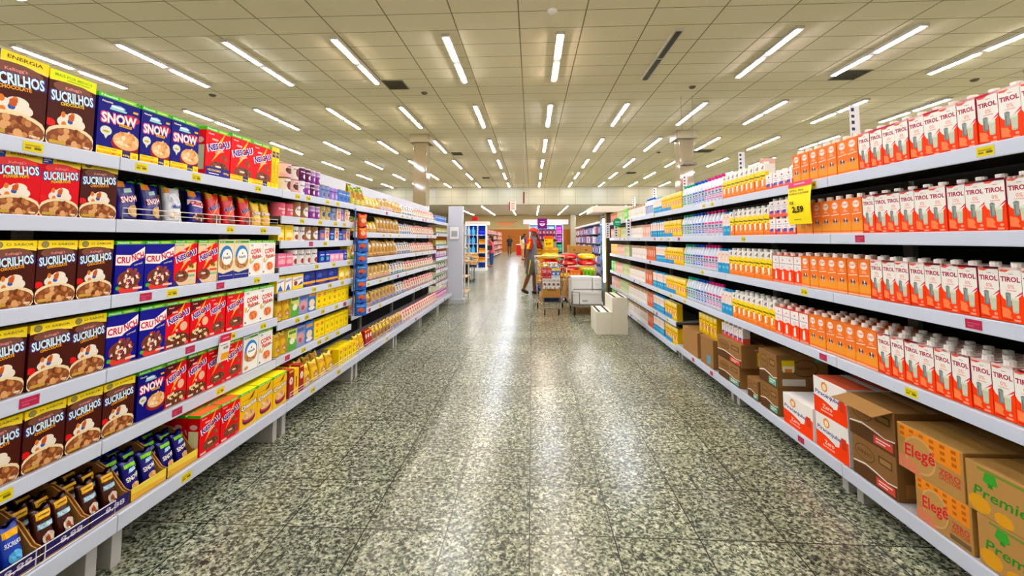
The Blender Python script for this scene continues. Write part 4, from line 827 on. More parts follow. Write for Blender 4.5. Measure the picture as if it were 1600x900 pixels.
B(4, 'g_tan', 4.25, 4.86, 5, .95); B(4, 'g_blu', 4.87, 5.75, 7); B(4, 'g_wb', 5.76, 6.1, 3, .95); B(4, 'g_wr', 6.11, 7.95, 15, .95)
B(5, 'g_yel', 4.25, 4.48, 2); B(5, 'bisc', 4.5, 4.69, 3, .8); B(5, 'g_tan', 4.7, 5.3, 5); B(5, 'g_blu', 5.31, 5.8, 4); B(5, 'g_wr', 5.81, 7.95, 18, 1.0)
GE = 'small boxes in the end bay of the left gondola'
DE = dict(x_spice='mauve spice box', x_grn='green and red box', x_pkb='pink and purple box', x_oliv='olive food box', x_blu='dark blue box', c_bb='sky blue can')
for i, (z, pat) in enumerate(zip(ZL7 + [ZLB], (['c_bb'], ['x_oliv'], ['x_oliv'], ['x_spice'], ['x_grn', 'x_spice'], ['x_grn', 'x_spice'], ['x_pkb']))):
    run('L', z, pat[0], 8.02, 9.06, f'{ordn(i)} shelf down, left end bay', GE, DE, 10, pat)
# clip strip of snack packs between the cans and the bags
cs = empty('clip_strip', (XL + .012, 4.215, 1.6)); tag(cs, 'vertical blue clip strip hanging between the cans and the golden bags', 'clip strip')
put('strip', MB().box(-.001, .001, -.012, .012, -.98, .12, M('#2a6ac0', .5)).mesh('strip'), cs)
b = MB()
for i in range(8): b.tube([(.001, 0, .05 - i * .125), (.012, 0, .054 - i * .125)], .003, '#2a6ac0', 5)
put('hook_print', b.mesh('hook_print'), cs)
for i in range(8):
    place('snack_b' if i > 1 else 'snack_o', (XL + .1, 4.205 + rj.uniform(-.01, .01), 1.535 - i * .13), RL - .75 + rj.uniform(-.15, .15), 'blue snack pack' if i > 1 else 'orange snack pack', 'hung on the clip strip', 'snack packs on the clip strip', .95, .79, end='top')

# ------------------------------------------------------------------ right gondola
GM = 'milk and drink cartons on the right gondola'
DR = dict(tirol='white-topped red milk carton', elege='orange milk carton', pira='red milk carton with white label', piras='small pink-white carton', ninho='yellow and orange drink carton', blue='blue drink carton', yel='yellow drink carton', yelb='yellow carton with blue foot', whitebrown='white drink carton with brown top', green='bright green carton', palegreen='pale green carton', pinkp='pink and cream carton', amber='amber yellow carton', orangebox='orange and tan carton', bt_g='white bottle with green cap', bt_b='white bottle with blue cap', bt_p='white bottle with pink cap')
WR = ['top right shelf', 'second right shelf', 'third right shelf', 'fourth right shelf', 'fifth right shelf', 'bottom right deck']
BOT = ['bt_p'] * 5 + ['bt_b'] * 4 + ['bt_g'] * 4
def Q(i, z, k, y0, y1, n=None, pat=None, inset=None, row='', **kw): run('R', z, k, y0, y1, WR[i] + row, GM, DR, n, pat, inset=inset, **kw)
for i, (z, ends) in enumerate(zip(ZR1, ((2.262, 2.817, 3.141, 3.831, 3.84, 4.878, 5.612, 6.0), (2.256, 2.807, 3.115, 3.72, 3.86, 4.902, 5.529, 6.143), (2.229, 2.779, 3.098, 3.756, 3.982, 4.865, 5.528, 5.918), (2.208, 2.73, 3.092, 3.724, 3.93, 4.812, 5.503, 6.099)))):
    e = ends; z2 = lambda y: z if y < 5.05 else ZR2[i]
    Q(i, z, 'tirol', e[0] - 15 * .0735, e[0], 15)
    Q(i, z, 'elege', e[0] + .003, e[1], 7)
    if i < 2:
        Q(i, z, 'piras', e[1] + .003, e[2], 4)
        if i == 1: Q(i, z + .1285, 'piras', e[1] + .003, e[2], 4, row=', upper layer')
    else: Q(i, z, 'pira', e[1] + .003, e[2], 4)
    Q(i, z, 'ninho', e[2] + .003, e[3], 9 if i == 0 else 8)
    if e[4] - e[3] > .05: Q(i, z, 'blue', e[3] + .003, e[4], max(1, round((e[4] - e[3]) / .073)))
    Q(i, z, 'bt_p', e[4] + .003, e[5], 13, BOT)
    Q(i, z2(6), 'yel', e[5] + .003, e[6], 8, ['yel'] * 4 + ['yelb'] * 4)
    Q(i, ZR2[i], 'blue', e[6] + .003, e[7], 6 if i != 2 else 5)
    far = {0: [('bt_b', 6.02, 6.4), ('whitebrown', 6.42, 7.55), ('green', 7.56, 7.85), ('palegreen', 7.86, 8.5), ('orangebox', 8.51, 9.18)], 1: [('pinkp', 6.16, 6.6), ('whitebrown', 6.61, 7.6), ('palegreen', 7.61, 8.2), ('amber', 8.21, 8.6), ('pinkp', 8.61, 9.18)], 2: [('orangebox', 5.94, 6.4), ('whitebrown', 6.41, 7.3), ('palegreen', 7.5, 7.9), ('pinkp', 7.91, 8.5), ('amber', 8.51, 9.18)], 3: [('orangebox', 6.12, 6.5), ('whitebrown', 6.51, 7.5), ('palegreen', 7.51, 8.1), ('pinkp', 8.11, 8.8), ('green', 8.81, 9.18)]}[i]
    for k, a, c in far: Q(i, ZR2[i], k, a, c)
for i, z in ((4, .42), (5, .13)):
    Q(i, z, 'yel', 5.13, 5.5 + .02 * i, 5, ['yel', 'yel', 'yelb', 'yelb', 'yelb']); Q(i, z, 'blue', 5.53 + .02 * i, 6.1, 7); Q(i, z, 'orangebox', 6.12, 6.4); Q(i, z, 'whitebrown', 6.42, 7.6); Q(i, z, 'palegreen', 7.62, 8.3); Q(i, z, 'pinkp' if i == 4 else 'green', 8.32, 9.18)
# deeper rows whose caps and tops show above the front row
for i in (2, 3):
    z = ZR1[i]; e = ((2.229, 2.779, 3.098, 3.756), (2.208, 2.73, 3.092, 3.724))[i - 2]
    for r in ((1,) if i == 2 else (1, 2)):
        ins = .032 + r * .078; rw = ', ' + ordn(r) + ' row back'
        Q(i, z, 'tirol', e[0] - 12 * .0735, e[0], 12, inset=ins, row=rw); Q(i, z, 'elege', e[0] + .003, e[1], 7, inset=ins, row=rw)
        if r == 1: Q(i, z, 'pira', e[1] + .003, e[2], 4, inset=ins, row=rw); Q(i, z, 'ninho', e[2] + .003, e[3], 8, inset=ins, row=rw)
place('pinkp', (XR + .13, 3.36, ZR1[0] + .0), RR, 'tall cream carton', 'standing behind the yellow and orange cartons on top', GM, 1.1, 1.45)

# ------------------------------------------------------------------ cases on the right bottom deck
def case(y0, y1, z, h, depth, col, pr, sidepr, label, x=None, topc=None):
    w = (y1 - y0) * .985; x = XR + .02 if x is None else x
    b = MB().box(-w / 2, w / 2, 0, depth, 0, h, M(col, .7, var=.05), M(topc or col, .7, var=.05))
    o = put('carton_case', b.mesh('carton_case', bevel=.003), None, (x, (y0 + y1) / 2, z), (0, 0, RR + rj.uniform(-.01, .01))); tag(o, label, 'cardboard case', 'cases on the right bottom deck')
    if pr: put('front_print', art('front_print', w * .985, h, pr, rough=.65), o)
    if sidepr:
        me = art('side_print', depth, h, sidepr, rough=.65)
        for v in me.vertices:
            px, py, pz = v.co; v.co = (w / 2 - py, px + depth / 2, pz)
        put('side_print', me, o)
    tp = MB().box(-w / 2 + .002, w / 2 - .002, depth / 2 - .022, depth / 2 + .022, h, h + .0006, M('#b89058' if col != '#f0ece8' else '#e4dcd4', .35))
    put('tape_strip', tp.mesh('tape_strip'), o)
    return o
KB, KBR = '#b68a4a', '#8a6236'
checks = [R(.06 + .155 * i, .62 + .12 * j, .135 + .155 * i, .7 + .12 * j, '#c96a10') for i in range(6) for j in range(3)]
def pe(): return [P([(.03, .98), (.97, .98), (.97, .52), (.55, .55), (.03, .72)], '#ee8a1c'), [R(.05 + .16 * i, .62 + .13 * j, .12 + .16 * i, .69 + .13 * j, '#b9640f') for i in range(6) for j in range(3) if i + j > 0], E(.36, .46, .26, .4, '#d0a468'), E(.36, .46, .23, .36, '#c0924f'), T('Elegê', .36, .46, .5, .36, '#d4242a', 6, .02, .15), T('ZERO', .81, .38, .3, .14, '#d0402c'), T('LACTOSE', .81, .26, .3, .08, '#d0402c'), P([(0, .0), (.4, 0), (.3, .22), (0, .3)], '#d8805c')]
def pp(): return [T('Premier', .31, .47, .52, .22, '#2f8a24', 2, .015, .2), P([(.14, .72), (.2, .66), (.27, .73), (.25, .92), (.17, .92)], '#3aa02c'), R(.185, .62, .225, .7, '#2f8a24'), E(.1, .2, .1, .18, '#dc9e1c'), E(.3, .12, .08, .14, '#dc9e1c'), E(.6, .2, .12, .18, '#dc9e1c'), R(.1, .9, .95, .96, '#7a8a3a')]
def pn(red): return [P([(0, 0), (1, 0), (1, .3), (.7, .26), (.4, .36), (0, .3)], '#5a3a1c'), P([(.0, .3), (.3, .37), (.55, .33), (.8, .27), (1, .31), (1, .34), (.8, .3), (.55, .37), (.3, .41), (0, .34)], '#efe6d8'), E(.3, .66, .24, .2, '#5e4220'), E(.3, .66, .22, .18, KBR), T('NINHO', .3, .66, .34, .1, '#5e4220'), R(.62, .62, .92, .82, '#5e4220'), R(.65, .66, .89, .78, '#9a7240'), R(.55, .06, .95, .26, '#d8483c' if red else '#58b8a4'), R(.6, .18, .9, .21, '#f4dcd0'), R(.6, .11, .8, .14, '#f4dcd0')]
def pa(): return [P([(0, .44), (.3, .4), (.6, .3), (.72, .34), (.78, .62), (1, .6), (1, 0), (0, 0)], OR), P([(.0, .44), (.3, .4), (.6, .3), (.6, .33), (.3, .43), (0, .47)], '#c2301c'), R(.8, .36, .94, .66, '#d03a18'), E(.35, .8, .1, .14, '#e88a2c'), E(.35, .79, .065, .09, '#f6e2b0'), T('Piracanjuba', .42, .56, .74, .15, '#2f4396', -2), T('Zero', .42, .25, .3, .12, '#ffd8c4'), T('lactose', .4, .13, .36, .06, '#ffd8c4')]
dz = ZRB
case(1.36, 1.775, dz, .183, .4, KB, pp(), None, 'kraft case with green lettering and yellow spots, bottom one of its pair')
case(1.38, 1.805, dz + .184, .185, .4, KB, pp(), None, 'kraft case with green lettering and yellow spots, top one of its pair')
case(1.79, 2.035, dz, .183, .4, KB, pe() + [R(.62, .05, .97, .16, '#6a5a3a')], [R(.1, .5, .9, .9, '#ee8a1c')], 'kraft case with orange checks and red script, underneath its twin')
case(1.81, 2.115, dz + .184, .196, .4, KB, pe(), [R(.1, .4, .5, .6, '#9a7440')], 'kraft case with orange checks and red script, topmost of its stack')
case(2.125, 2.405, dz, .2, .36, KBR, pn(True), [R(.1, .1, .5, .4, '#a87a44')], 'brown case with round outlined logo, under the opened brown case')
c1 = case(2.125, 2.415, dz + .201, .205, .38, KBR, pn(True), [R(.2, .4, .7, .8, '#7a5228')], 'opened brown case with lifted flap next to the white and red cases')
fl = MB().box(-.135, .135, -.1, 0, -.002, .002, M('#a67c48', .7)); put('flap', fl.mesh('flap'), c1, (0, .002, .206), (-.25 + .5, 0, 0), 'lighter inside face of the lifted flap')
WH = '#f0ece8'
case(2.425, 2.695, dz, .2, .36, WH, pa(), None, 'white and red case with blue script, lower one of the stacked pair', topc='#f0ece8')
case(2.425, 2.7, dz + .201, .207, .36, WH, pa(), [R(.1, .1, .9, .5, OR)], 'white and red case with blue script, upper one of the stacked pair', topc='#e0603c')
case(2.715, 3.025, dz, .193, .36, WH, pa(), None, 'single white and red case with blue script beside the brown stack', topc='#f0ece8')
ns = lambda: [E(.55, .62, .26, .26, '#5e4220'), E(.55, .62, .24, .23, KBR), T('NINHO', .55, .62, .3, .1, '#5e4220'), R(.1, .55, .35, .85, '#f0d21c'), R(.12, .5, .34, .68, '#f2e8d0'), R(.16, .5, .3, .6, '#e8862c'), R(.1, .1, .55, .3, '#d8d0c4'), R(.75, .8, .95, .92, '#4aa88c')]
case(3.08, 3.31, dz, .185, .35, KBR, pn(False), ns(), 'brown case with teal patch, bottom of the stack behind the single white case')
case(3.08, 3.315, dz + .186, .232, .35, KBR, pn(False), ns(), 'brown case with teal patch, top of the stack behind the single white case')
case(3.34, 3.5, dz, .15, .35, KBR, pn(False), None, 'short brown case with teal patch, between two brown stacks')
case(3.62, 4.02, dz, .172, .36, '#9a7040', pn(False), None, 'brown case with teal patch under the opened tray of white cartons')
case(3.58, 4.03, dz + .173, .19, .36, '#9a7040', pn(True), [R(.35, .1, .6, .7, '#f0d21c'), R(.38, .12, .58, .4, '#f2e4c4'), R(.3, .75, .8, .82, '#c8b49a')], 'torn-open brown case with white cartons standing on it')
case(4.12, 4.42, dz, .27, .34, '#9a7040', [R(.5, .1, .8, .4, '#5a9cb0')], None, 'plain brown case with a torn edge below yellow cartons')
case(4.5, 4.92, dz, .258, .34, '#a57a46', None, None, 'plain tall brown case nearest the blue drink cartons')
for i in range(5): place('elege' if False else 'piras', (XR + .05, 3.64 + i * .078, dz + .364), RR, 'white carton in the torn brown case', 'bottom right deck', 'cartons in the opened case')
for i in range(5): place('yel', (XR + .06, 4.16 + i * .085 - .0, dz + .271), RR, 'yellow drink carton', 'standing on a plain brown case at right', 'cartons on the brown cases', .95)
case(2.2, 2.6, dz, .38, .012, '#3a2a1c', None, None, 'dark brown flattened case standing at the back of the deck', x=XR + .41) if False else None
# ------------------------------------------------------------------ posters, flags and signs of the right gondola
p = MB(); N = 8
vs = []
for i in range(N + 1):
    t = i / N; vs += [(-.115, -.02 * math.sin(t * 2.4), -.27 * t), (.115, -.02 * math.sin(t * 2.4) - .004, -.27 * t)]
p.raw(vs, [(2 * i, 2 * i + 2, 2 * i + 3, 2 * i + 1) for i in range(N)], M('#ffe600', .5))
po = put('price_poster', p.mesh('price_poster'), None, (XR - .012, 2.675, 1.765), (0, 0, RR)); tag(po, 'large yellow price poster hanging over the orange milk cartons', 'price poster')
yfp = lambda u, v: -.02 * math.sin((1 - v) * 2.4) - .0045
fm = art('front_print', .23, .27, [R(0, .87, 1, 1, '#d8305c'), R(.25, .93, .7, .96, '#f0a0b8'), T('LEITE L. VIDA', .4, .79, .6, .045, '#4a4208'), T('ELEGÊ S/T LACTOSE', .5, .72, .82, .045, '#4a4208'), T('R$', .22, .5, .16, .08, '#2c2806'), T('2,59', .48, .33, .48, .17, '#141204', 0, .04), R(.3, .1, .6, .115, '#8a7c10')], yfp)
put('front_print', fm, po, (0, 0, -.27))
def flag(x, y, z0, z1, w, label, hang=False):
    o = put('flag_sign', MB().box(-w / 2, w / 2, 0, .004, 0, z1 - z0, M('#eef0f6', .5)).mesh('flag_sign'), None, (x, y, z0)); tag(o, label, 'shelf flag', 'white shelf flags')
    put('letter_print', art('letter_print', w, z1 - z0, [R(.14 if not hang else .3, .86 - .15 * i, .46 if not hang else .7, .94 - .15 * i - .012 * (i % 2), '#3c4468') for i in range(6)]), o)
flag(2.1, 2.76, 1.99, 2.27, .06, 'white vertical flag sign rising above the red milk cartons')
flag(2.1, 4.22, 1.99, 2.27, .06, 'white vertical flag sign rising above the yellow and orange cartons')
flag(2.1, 5.75, 1.99, 2.27, .06, 'white vertical flag sign just past the tall white bottles')
flag(2.1, 7.15, 1.99, 2.27, .06, 'white vertical flag sign above white cartons with brown tops')
flag(2.1, 8.6, 1.99, 2.27, .06, 'white vertical flag sign farthest along the right gondola top')
for y, l in ((7.2, 'white hanging shelf flag nearest the step stool, under the top shelf'), (8.25, 'white hanging shelf flag below the round green sign'), (9.15, 'white hanging shelf flag at the very end by the cooler')):
    flag(XR - .045, y, 1.43, 1.757, .085, l, True)
o = put('round_sign', MB().lathe([(.085, 0), (.085, .005)], M('#1f9a6a', .5), 24).mesh('round_sign'), None, (XR - .06, 8.05, 1.72), (PI / 2, 0, 0)); tag(o, 'round green sign sticking out from the top shelf at right', 'round sign')
put('letter_print', art('letter_print', .17, .17, [R(.25, .5, .75, .6, '#bfe8d4'), R(.3, .3, .7, .36, '#7ac8a4')]), o, (0, 0, .0052), (-PI / 2, 0, 0)).location = (0, -.085, .006)

# ------------------------------------------------------------------ white end panel with poster, rack and goods at the end of the left gondola
ep = empty('end_panel', (-1.68, 9.2, 0)); tag(ep, 'tall pale grey end panel closing the left gondola', 'end panel')
put('panel', MB().box(-.16, .16, -.07, .07, .1, 2.13, M('#ccd0dc', .4)).mesh('panel', bevel=.004), ep)
put('plinth', MB().box(-.19, .21, -.1, .12, 0, .1, M('#c4c6cc', .4)).mesh('plinth', bevel=.004), ep)
o = empty('info_frame', (-1.7, 9.125, 1.54)); tag(o, 'small framed white notice fixed on the grey end panel', 'framed notice')
put('frame', MB().box(-.115, .115, -.012, 0, -.15, .15, M('#b8bcc8', .25)).mesh('frame', bevel=.003), o)
put('sheet', MB().box(-.1, .1, -.0145, -.012, -.135, .135, M('#f4f4f8', .5)).mesh('sheet'), o)
put('letter_print', art('letter_print', .2, .27, [R(.18, .2, .82, .66, '#a4a6b0'), [R(.22, .24 + .07 * i, .78, .27 + .07 * i, '#c4c6ce') for i in range(6)]]), o, (0, -.0146, -.135))
rk = empty('bakery_rack', (-1.72, 9.75, 0)); tag(rk, 'wooden bread rack just behind the grey end panel', 'bread rack')
for x in (-.2, .2):
    for y in (-.3, .3): put('post', MB().box(x - .015, x + .015, y - .015, y + .015, 0, 1.75, M('#d8d8d8', .4)).mesh('post'), rk)
for i, z in enumerate((.2, .55, .9, 1.2, 1.5)):
    put('shelf', MB().box(-.22, .24, -.32, .32, z - .02, z, M('#c9ab7c', .5)).mesh('shelf'), rk)
    place('bread', (-1.61, 9.7, z), RL, 'tan bread bag', 'on the wooden rack by the end panel', 'bread bags on the rack', .85, .75, end='bottom')
bt = empty('bakery_table', (-2.25, 13.9, 0)); tag(bt, 'black table heaped with bread bags beyond the left gondola', 'table')
put('table_top', MB().box(-.42, .36, -.3, .3, .52, .56, M('#17150f', .5)).mesh('table_top'), bt)
put('front_panel', MB().box(-.2, .22, -.25, -.22, .03, .52, M('#1a1812', .6)).mesh('front_panel'), bt)
for x in (-.38, .3):
    for y in (-.26, .26): put('leg', MB().box(x - .02, x + .02, y - .02, y + .02, 0, .52, M('#8a8a86', .4)).mesh('leg'), bt)
put('base', MB().box(-.42, .34, -.28, .28, .03, .06, M('#22201a', .6)).mesh('base'), bt)
for i in range(10):
    place('bread', (-2.44 + (i % 3) * .27, 13.72 + .3 * (i % 2), .562 + (i // 3) * .13), .1 * (i % 3), 'bread bag', 'heaped on the black table', 'bread bags on the table', .86, .5, end='bottom')
# ------------------------------------------------------------------ step stool
st = empty('step_stool', (1.18, 6.58, 0)); tag(st, 'white two-step wooden stool with black grip strips on the aisle floor', 'step stool')
WP = M('#e4e1d0', .45, var=.05); BS = M('#3a342c', .7)
put('low_step', MB().box(-.228, .0, -.3, .3, 0, .33, WP).mesh('low_step', bevel=.006), st)
put('high_step', MB().box(.0005, .226, -.3, .3, 0, .545, WP).mesh('high_step', bevel=.006), st)
for x, z in ((-.2, .33), (-.075, .33), (.03, .545), (.15, .545)): put('grip_strip', MB().box(x, x + .035, -.296, .296, z, z + .002, BS).mesh('grip_strip'), st, label='black grip strip')

# ------------------------------------------------------------------ shopping cart with goods
CH = M('#b9b5a8', .25, 0.9)
ct = empty('shopping_cart', (.37, 8.25, 0)); tag(ct, 'wire shopping cart filled with cartons, standing behind the man', 'shopping cart')
def cpt(u, t, v): # u -1..1 across, t 0 near .. 1 far, v 0 bottom..1 top ; relative to cart origin
    hw = .19 + (.29 - .19) * t + .02 * v
    zb, zt = .46 + .04 * t, .95 + .08 * t
    return (u * hw + 0, -.42 + .86 * t - (.05 * v if t < .5 else -.04 * v), zb + (zt - zb) * v)
b = MB()
for v in [i / 6 for i in range(1, 6)]:
    b.tube([cpt(-1, 1, v), cpt(-1, 0, v), cpt(1, 0, v), cpt(1, 1, v)], .0028, CH, 5)
for u in [i / 5 for i in range(-5, 6)]: b.tube([cpt(u, 0, 1), cpt(u, 0, 0), cpt(u, 1, 0)], .0022, CH, 4)
for t in [i / 9 for i in range(1, 10)]:
    b.tube([cpt(-1, t, 1), cpt(-1, t, 0), cpt(1, t, 0), cpt(1, t, 1)], .0022, CH, 4)
put('basket_mesh', b.mesh('basket_mesh', True), ct)
put('rim_frame', MB().tube([cpt(-1, 1, 1), cpt(-1, 0, 1), cpt(1, 0, 1), cpt(1, 1, 1)], .007, CH, 6).mesh('rim_frame', True), ct)
put('handle', MB().tube([cpt(-1, 1, 1), (-.32, .5, 1.05), (.32, .5, 1.05), cpt(1, 1, 1)], .013, M('#d8c8a4', .4), 8).mesh('handle', True), ct)
put('under_frame', MB().tube([(-.27, .44, .5), (-.25, .4, .16), (-.13, -.4, .13), (.13, -.4, .13), (.25, .4, .16), (.27, .44, .5)], .011, CH, 8).mesh('under_frame', True), ct)
put('front_brace', MB().tube([cpt(-1, 0, 0), (-.14, -.36, .14)], .008, CH, 6).mesh('brace', True), ct); put('front_brace', MB().tube([cpt(1, 0, 0), (.14, -.36, .14)], .008, CH, 6).mesh('brace', True), ct)
def caster(par, x, y, r=.055, z=.12):
    c = put('caster', MB().box(x - .012, x + .012, y - .02, y + .02, r, z, M('#6a6860', .4)).mesh('caster'), par)
    w = MB().lathe([(r, -.012), (r, .012)], M('#1c1a18', .6), 16).mesh('wheel'); put('wheel', w, c, (x, y, r), (0, PI / 2, 0))
for x, y in ((-.13, -.38), (.13, -.38), (-.25, .38), (.25, .38)): caster(ct, x, y)
GK = 'goods in the shopping cart'
PR['c_red'] = mk_box('juice_carton', 'juice carton', .085, .085, .19, '#d23a44', [R(.1, .6, .9, .85, '#e87a80'), E(.5, .35, .3, .14, '#b8202c')], '#e05a60')
PR['c_wht'] = mk_box('juice_carton', 'juice carton', .08, .085, .185, '#ece9e4', [E(.5, .45, .34, .12, '#a04a3a'), R(.1, .75, .9, .9, '#b8bcc4'), R(.6, .03, .9, .12, '#5a5460')], '#e4e2dc')
PR['c_grey'] = mk_box('juice_carton', 'juice carton', .075, .085, .2, '#8fb0b4', [R(.2, .3, .8, .7, '#a8c4c4')], '#e8ecec', cap='#f2f2f2')
PR['c_flour'] = mk_box('juice_carton', 'juice carton', .085, .085, .19, '#3a6ac8', [R(0, 0, 1, .3, '#e8ecf4'), R(0, .75, 1, 1, '#f0d050'), E(.5, .5, .25, .12, '#f0f0f4')], '#f0d878')
for i in range(4): place('c_wht', (.245 + i * .083, 7.9, .475), 0, 'white carton with brown mark', 'in the cart, lowest layer', GK, end='left')
place('c_red', (.245, 7.9, .665), 0, 'red carton', 'in the cart, second layer', GK, .9, end='left'); place('c_red', (.33, 7.9, .665), 0, 'red carton', 'in the cart, second layer', GK, .9, end='left')
place('c_flour', (.412, 7.9, .665), 0, 'blue and white carton', 'in the cart, second layer', GK, .9, end='left'); place('c_flour', (.492, 7.9, .665), 0, 'blue and white carton', 'in the cart, second layer', GK, .9, end='left')
for i in range(4): place('c_red', (.23 + i * .09, 8.06, .48), 0, 'red carton behind the front ones', 'in the cart', GK, end='left'); place('c_red', (.23 + i * .09, 8.06, .672), 0, 'red carton behind the front ones', 'in the cart, upper layer', GK, end='left')
for i in range(4):
    for zz in (.49, .713): place('c_grey', (.25 + i * .08, 8.42, zz + .01), 0, 'grey-blue carton', 'in the cart, rear row' + (', upper layer' if zz > .6 else ''), GK, end='left')
for i in range(3): place('elege', (.25 + i * .075, 8.23, .49), 0, 'orange carton', 'in the cart, middle row', GK, end='left')
place('g_y', (.26, 8.0, .864), 0, 'pale yellow bag', 'lying on top in the cart', GK, 1.3, .7); place('g_wb', (.42, 8.0, .864), 0, 'white bag with blue foot', 'lying on top in the cart', GK, 1.2, .6)
# ------------------------------------------------------------------ platform trolley with white boxes
tr = empty('platform_trolley', (1.03, 8.2, 0)); tag(tr, 'grey platform trolley loaded with plain white boxes', 'platform trolley')
SG = M('#8a8880', .4, .6)
put('deck', MB().box(-.32, .32, -.42, .62, .17, .205, SG).mesh('deck', bevel=.004), tr)
put('front_hoop', MB().tube([(-.29, -.4, .2), (-.29, -.41, .44), (-.26, -.41, .48), (.26, -.41, .48), (.29, -.41, .44), (.29, -.4, .2)], .013, SG, 8).mesh('front_hoop', True), tr)
put('rear_hoop', MB().tube([(-.3, .58, .2), (-.3, .6, .8), (-.27, .6, .84), (.27, .6, .84), (.3, .6, .8), (.3, .58, .2)], .014, M('#b9a48c', .4, .4), 8).mesh('rear_hoop', True), tr)
put('cross_bar', MB().tube([(-.3, .6, .62), (.3, .6, .62)], .01, M('#b9a48c', .4, .4), 8).mesh('cross_bar', True), tr)
for x, y in ((-.24, -.33), (.24, -.33), (-.24, .5), (.24, .5)): caster(tr, x, y, .075, .172)
def wbox(x0, x1, y0, y1, z0, z1, label, mark=None):
    o = put('white_box', MB().box(-(x1 - x0) / 2, (x1 - x0) / 2, 0, y1 - y0, 0, z1 - z0, M('#e9e9e8', .6, var=.03)).mesh('white_box', bevel=.006), None, ((x0 + x1) / 2, y0, z0)); tag(o, label, 'box', 'white boxes on the trolley')
    put('tape_strip', MB().box(-(x1 - x0) / 2 + .004, (x1 - x0) / 2 - .004, -.0006, 0, (z1 - z0) * .78, (z1 - z0) * .8, M('#c8c8c6', .5)).mesh('tape_strip'), o)
    if mark: put('mark_print', art('mark_print', x1 - x0, z1 - z0, mark), o)
wbox(.745, .875, 7.83, 8.2, .207, .41, 'small white box at the lower left of the trolley')
wbox(.885, 1.285, 7.83, 8.2, .207, .42, 'wide white box with grey stamp behind the low trolley hoop', [R(.12, .2, .36, .36, '#b0b0b4')])
wbox(.745, 1.12, 7.9, 8.25, .422, .70, 'large white box on top at the left of the trolley')
wbox(1.135, 1.3, 7.9, 8.25, .422, .69, 'narrow white box on top at the right of the trolley', [R(.3, .5, .7, .53, '#b8b8b8')])
wbox(.76, 1.29, 8.3, 8.72, .207, .6, 'big white box at the rear of the trolley deck')
# ------------------------------------------------------------------ pallet with cases, packs and sacks
pl = empty('pallet', (.85, 9.9, 0)); tag(pl, 'wooden pallet under kraft cases and grain sacks behind the trolley', 'pallet')
WD = M('#b58a50', .7, var=.1)
for i in range(7): put('top_slat', MB().box(-.66, .66, -.45 + i * .14, -.36 + i * .14, .1, .125, WD).mesh('top_slat'), pl)
for x in (-.62, 0, .62): put('bearer_board', MB().box(x - .045, x + .045, -.45, .48, 0, .1, WD).mesh('bearer_board'), pl)
def kcase(x0, x1, y0, y1, z0, z1, label, mk=None):
    o = put('carton_case', MB().box(-(x1 - x0) / 2, (x1 - x0) / 2, 0, y1 - y0, 0, z1 - z0, M('#b8853f', .7, var=.05)).mesh('carton_case', bevel=.004), None, ((x0 + x1) / 2, y0, z0)); tag(o, label, 'cardboard case', 'kraft cases on the pallet')
    put('front_print', art('front_print', x1 - x0, z1 - z0, mk or [R(.4, .3, .6, .55, '#8a5e28')], rough=.7), o)
for i in range(3): kcase(.22 + i * .44, .64 + i * .44, 9.48, 10.3, .126, .5, f'kraft case on the pallet, {ordn(i)} one from its left end', [R(.3, .3, .75, .55, '#94652c'), R(.7, .6, .95, .9, '#d86a2c')])
PR['p_or'] = mk_box('produce_pack', 'food pack', .075, .1, .2, '#f07a2a', [E(.5, .5, .4, .3, '#f79a4a')]); PR['p_gr'] = mk_box('produce_pack', 'food pack', .08, .1, .22, '#8acc1a', [R(.2, .2, .8, .8, '#5aa014')], cap='#f2f2e8')
for i in range(3): place('p_or', (.9 + i * .078, 9.5, .502), 0, 'orange pack', 'standing on the pallet cases', 'packs on the pallet', end='left')
for i in range(3): place('p_gr', (1.2 + i * .083, 9.5, .502), 0, 'lime green pack', 'standing on the pallet cases', 'packs on the pallet', end='left')
rs = random.Random(3)
for r in range(4):
    for c, (x, k) in enumerate(((.44, 'y' if r % 2 else 'r'), (.862, 'y' if r == 0 else 'r'), (1.284, 'r' if r in (0, 2) else 'y'))):
        if r == 3 and c == 0: k = 'y'
        nm = 'red grain sack' if k == 'r' else 'yellow grain sack'
        o = place('sack_' + k, (x, 9.7 + rs.uniform(-.02, .02), .502 + r * .142), rs.uniform(-.012, .012), nm, f'{ordn(r)} layer of the pallet stack', 'grain sacks stacked on the pallet', 1.0, 1.0, 0, end='left')
# ------------------------------------------------------------------ lit cooler closing the right gondola
ck = empty('display_cooler', (1.98, 9.85, 0)); tag(ck, 'tall cooler with bright white light strip at the end of the right gondola', 'display cooler')
put('cabinet', MB().box(-.3, .4, -.42, .42, 0, 1.98, M('#4a443c', .4)).mesh('cabinet', bevel=.01), ck)
put('canopy', MB().box(-.62, .4, -.52, .5, 2.0, 2.14, M('#e6dcc8', .4)).mesh('canopy', bevel=.015), ck, label='cream canopy')
put('post', MB().box(-.335, -.302, -.44, -.4, 0, 1.98, M('#b59a4c', .35, .5)).mesh('post'), ck, label='brass-coloured corner post')
put('light_strip', MB().box(-.38, -.34, -.42, -.36, .45, 1.86, M('#dcecff', .4, emit=9)).mesh('light_strip'), ck, label='bright white light strip')
put('door_glass', MB().box(-.312, -.3, -.36, .4, .15, 1.9, M('#3f5560', .08, spec=.7)).mesh('door_glass'), ck)

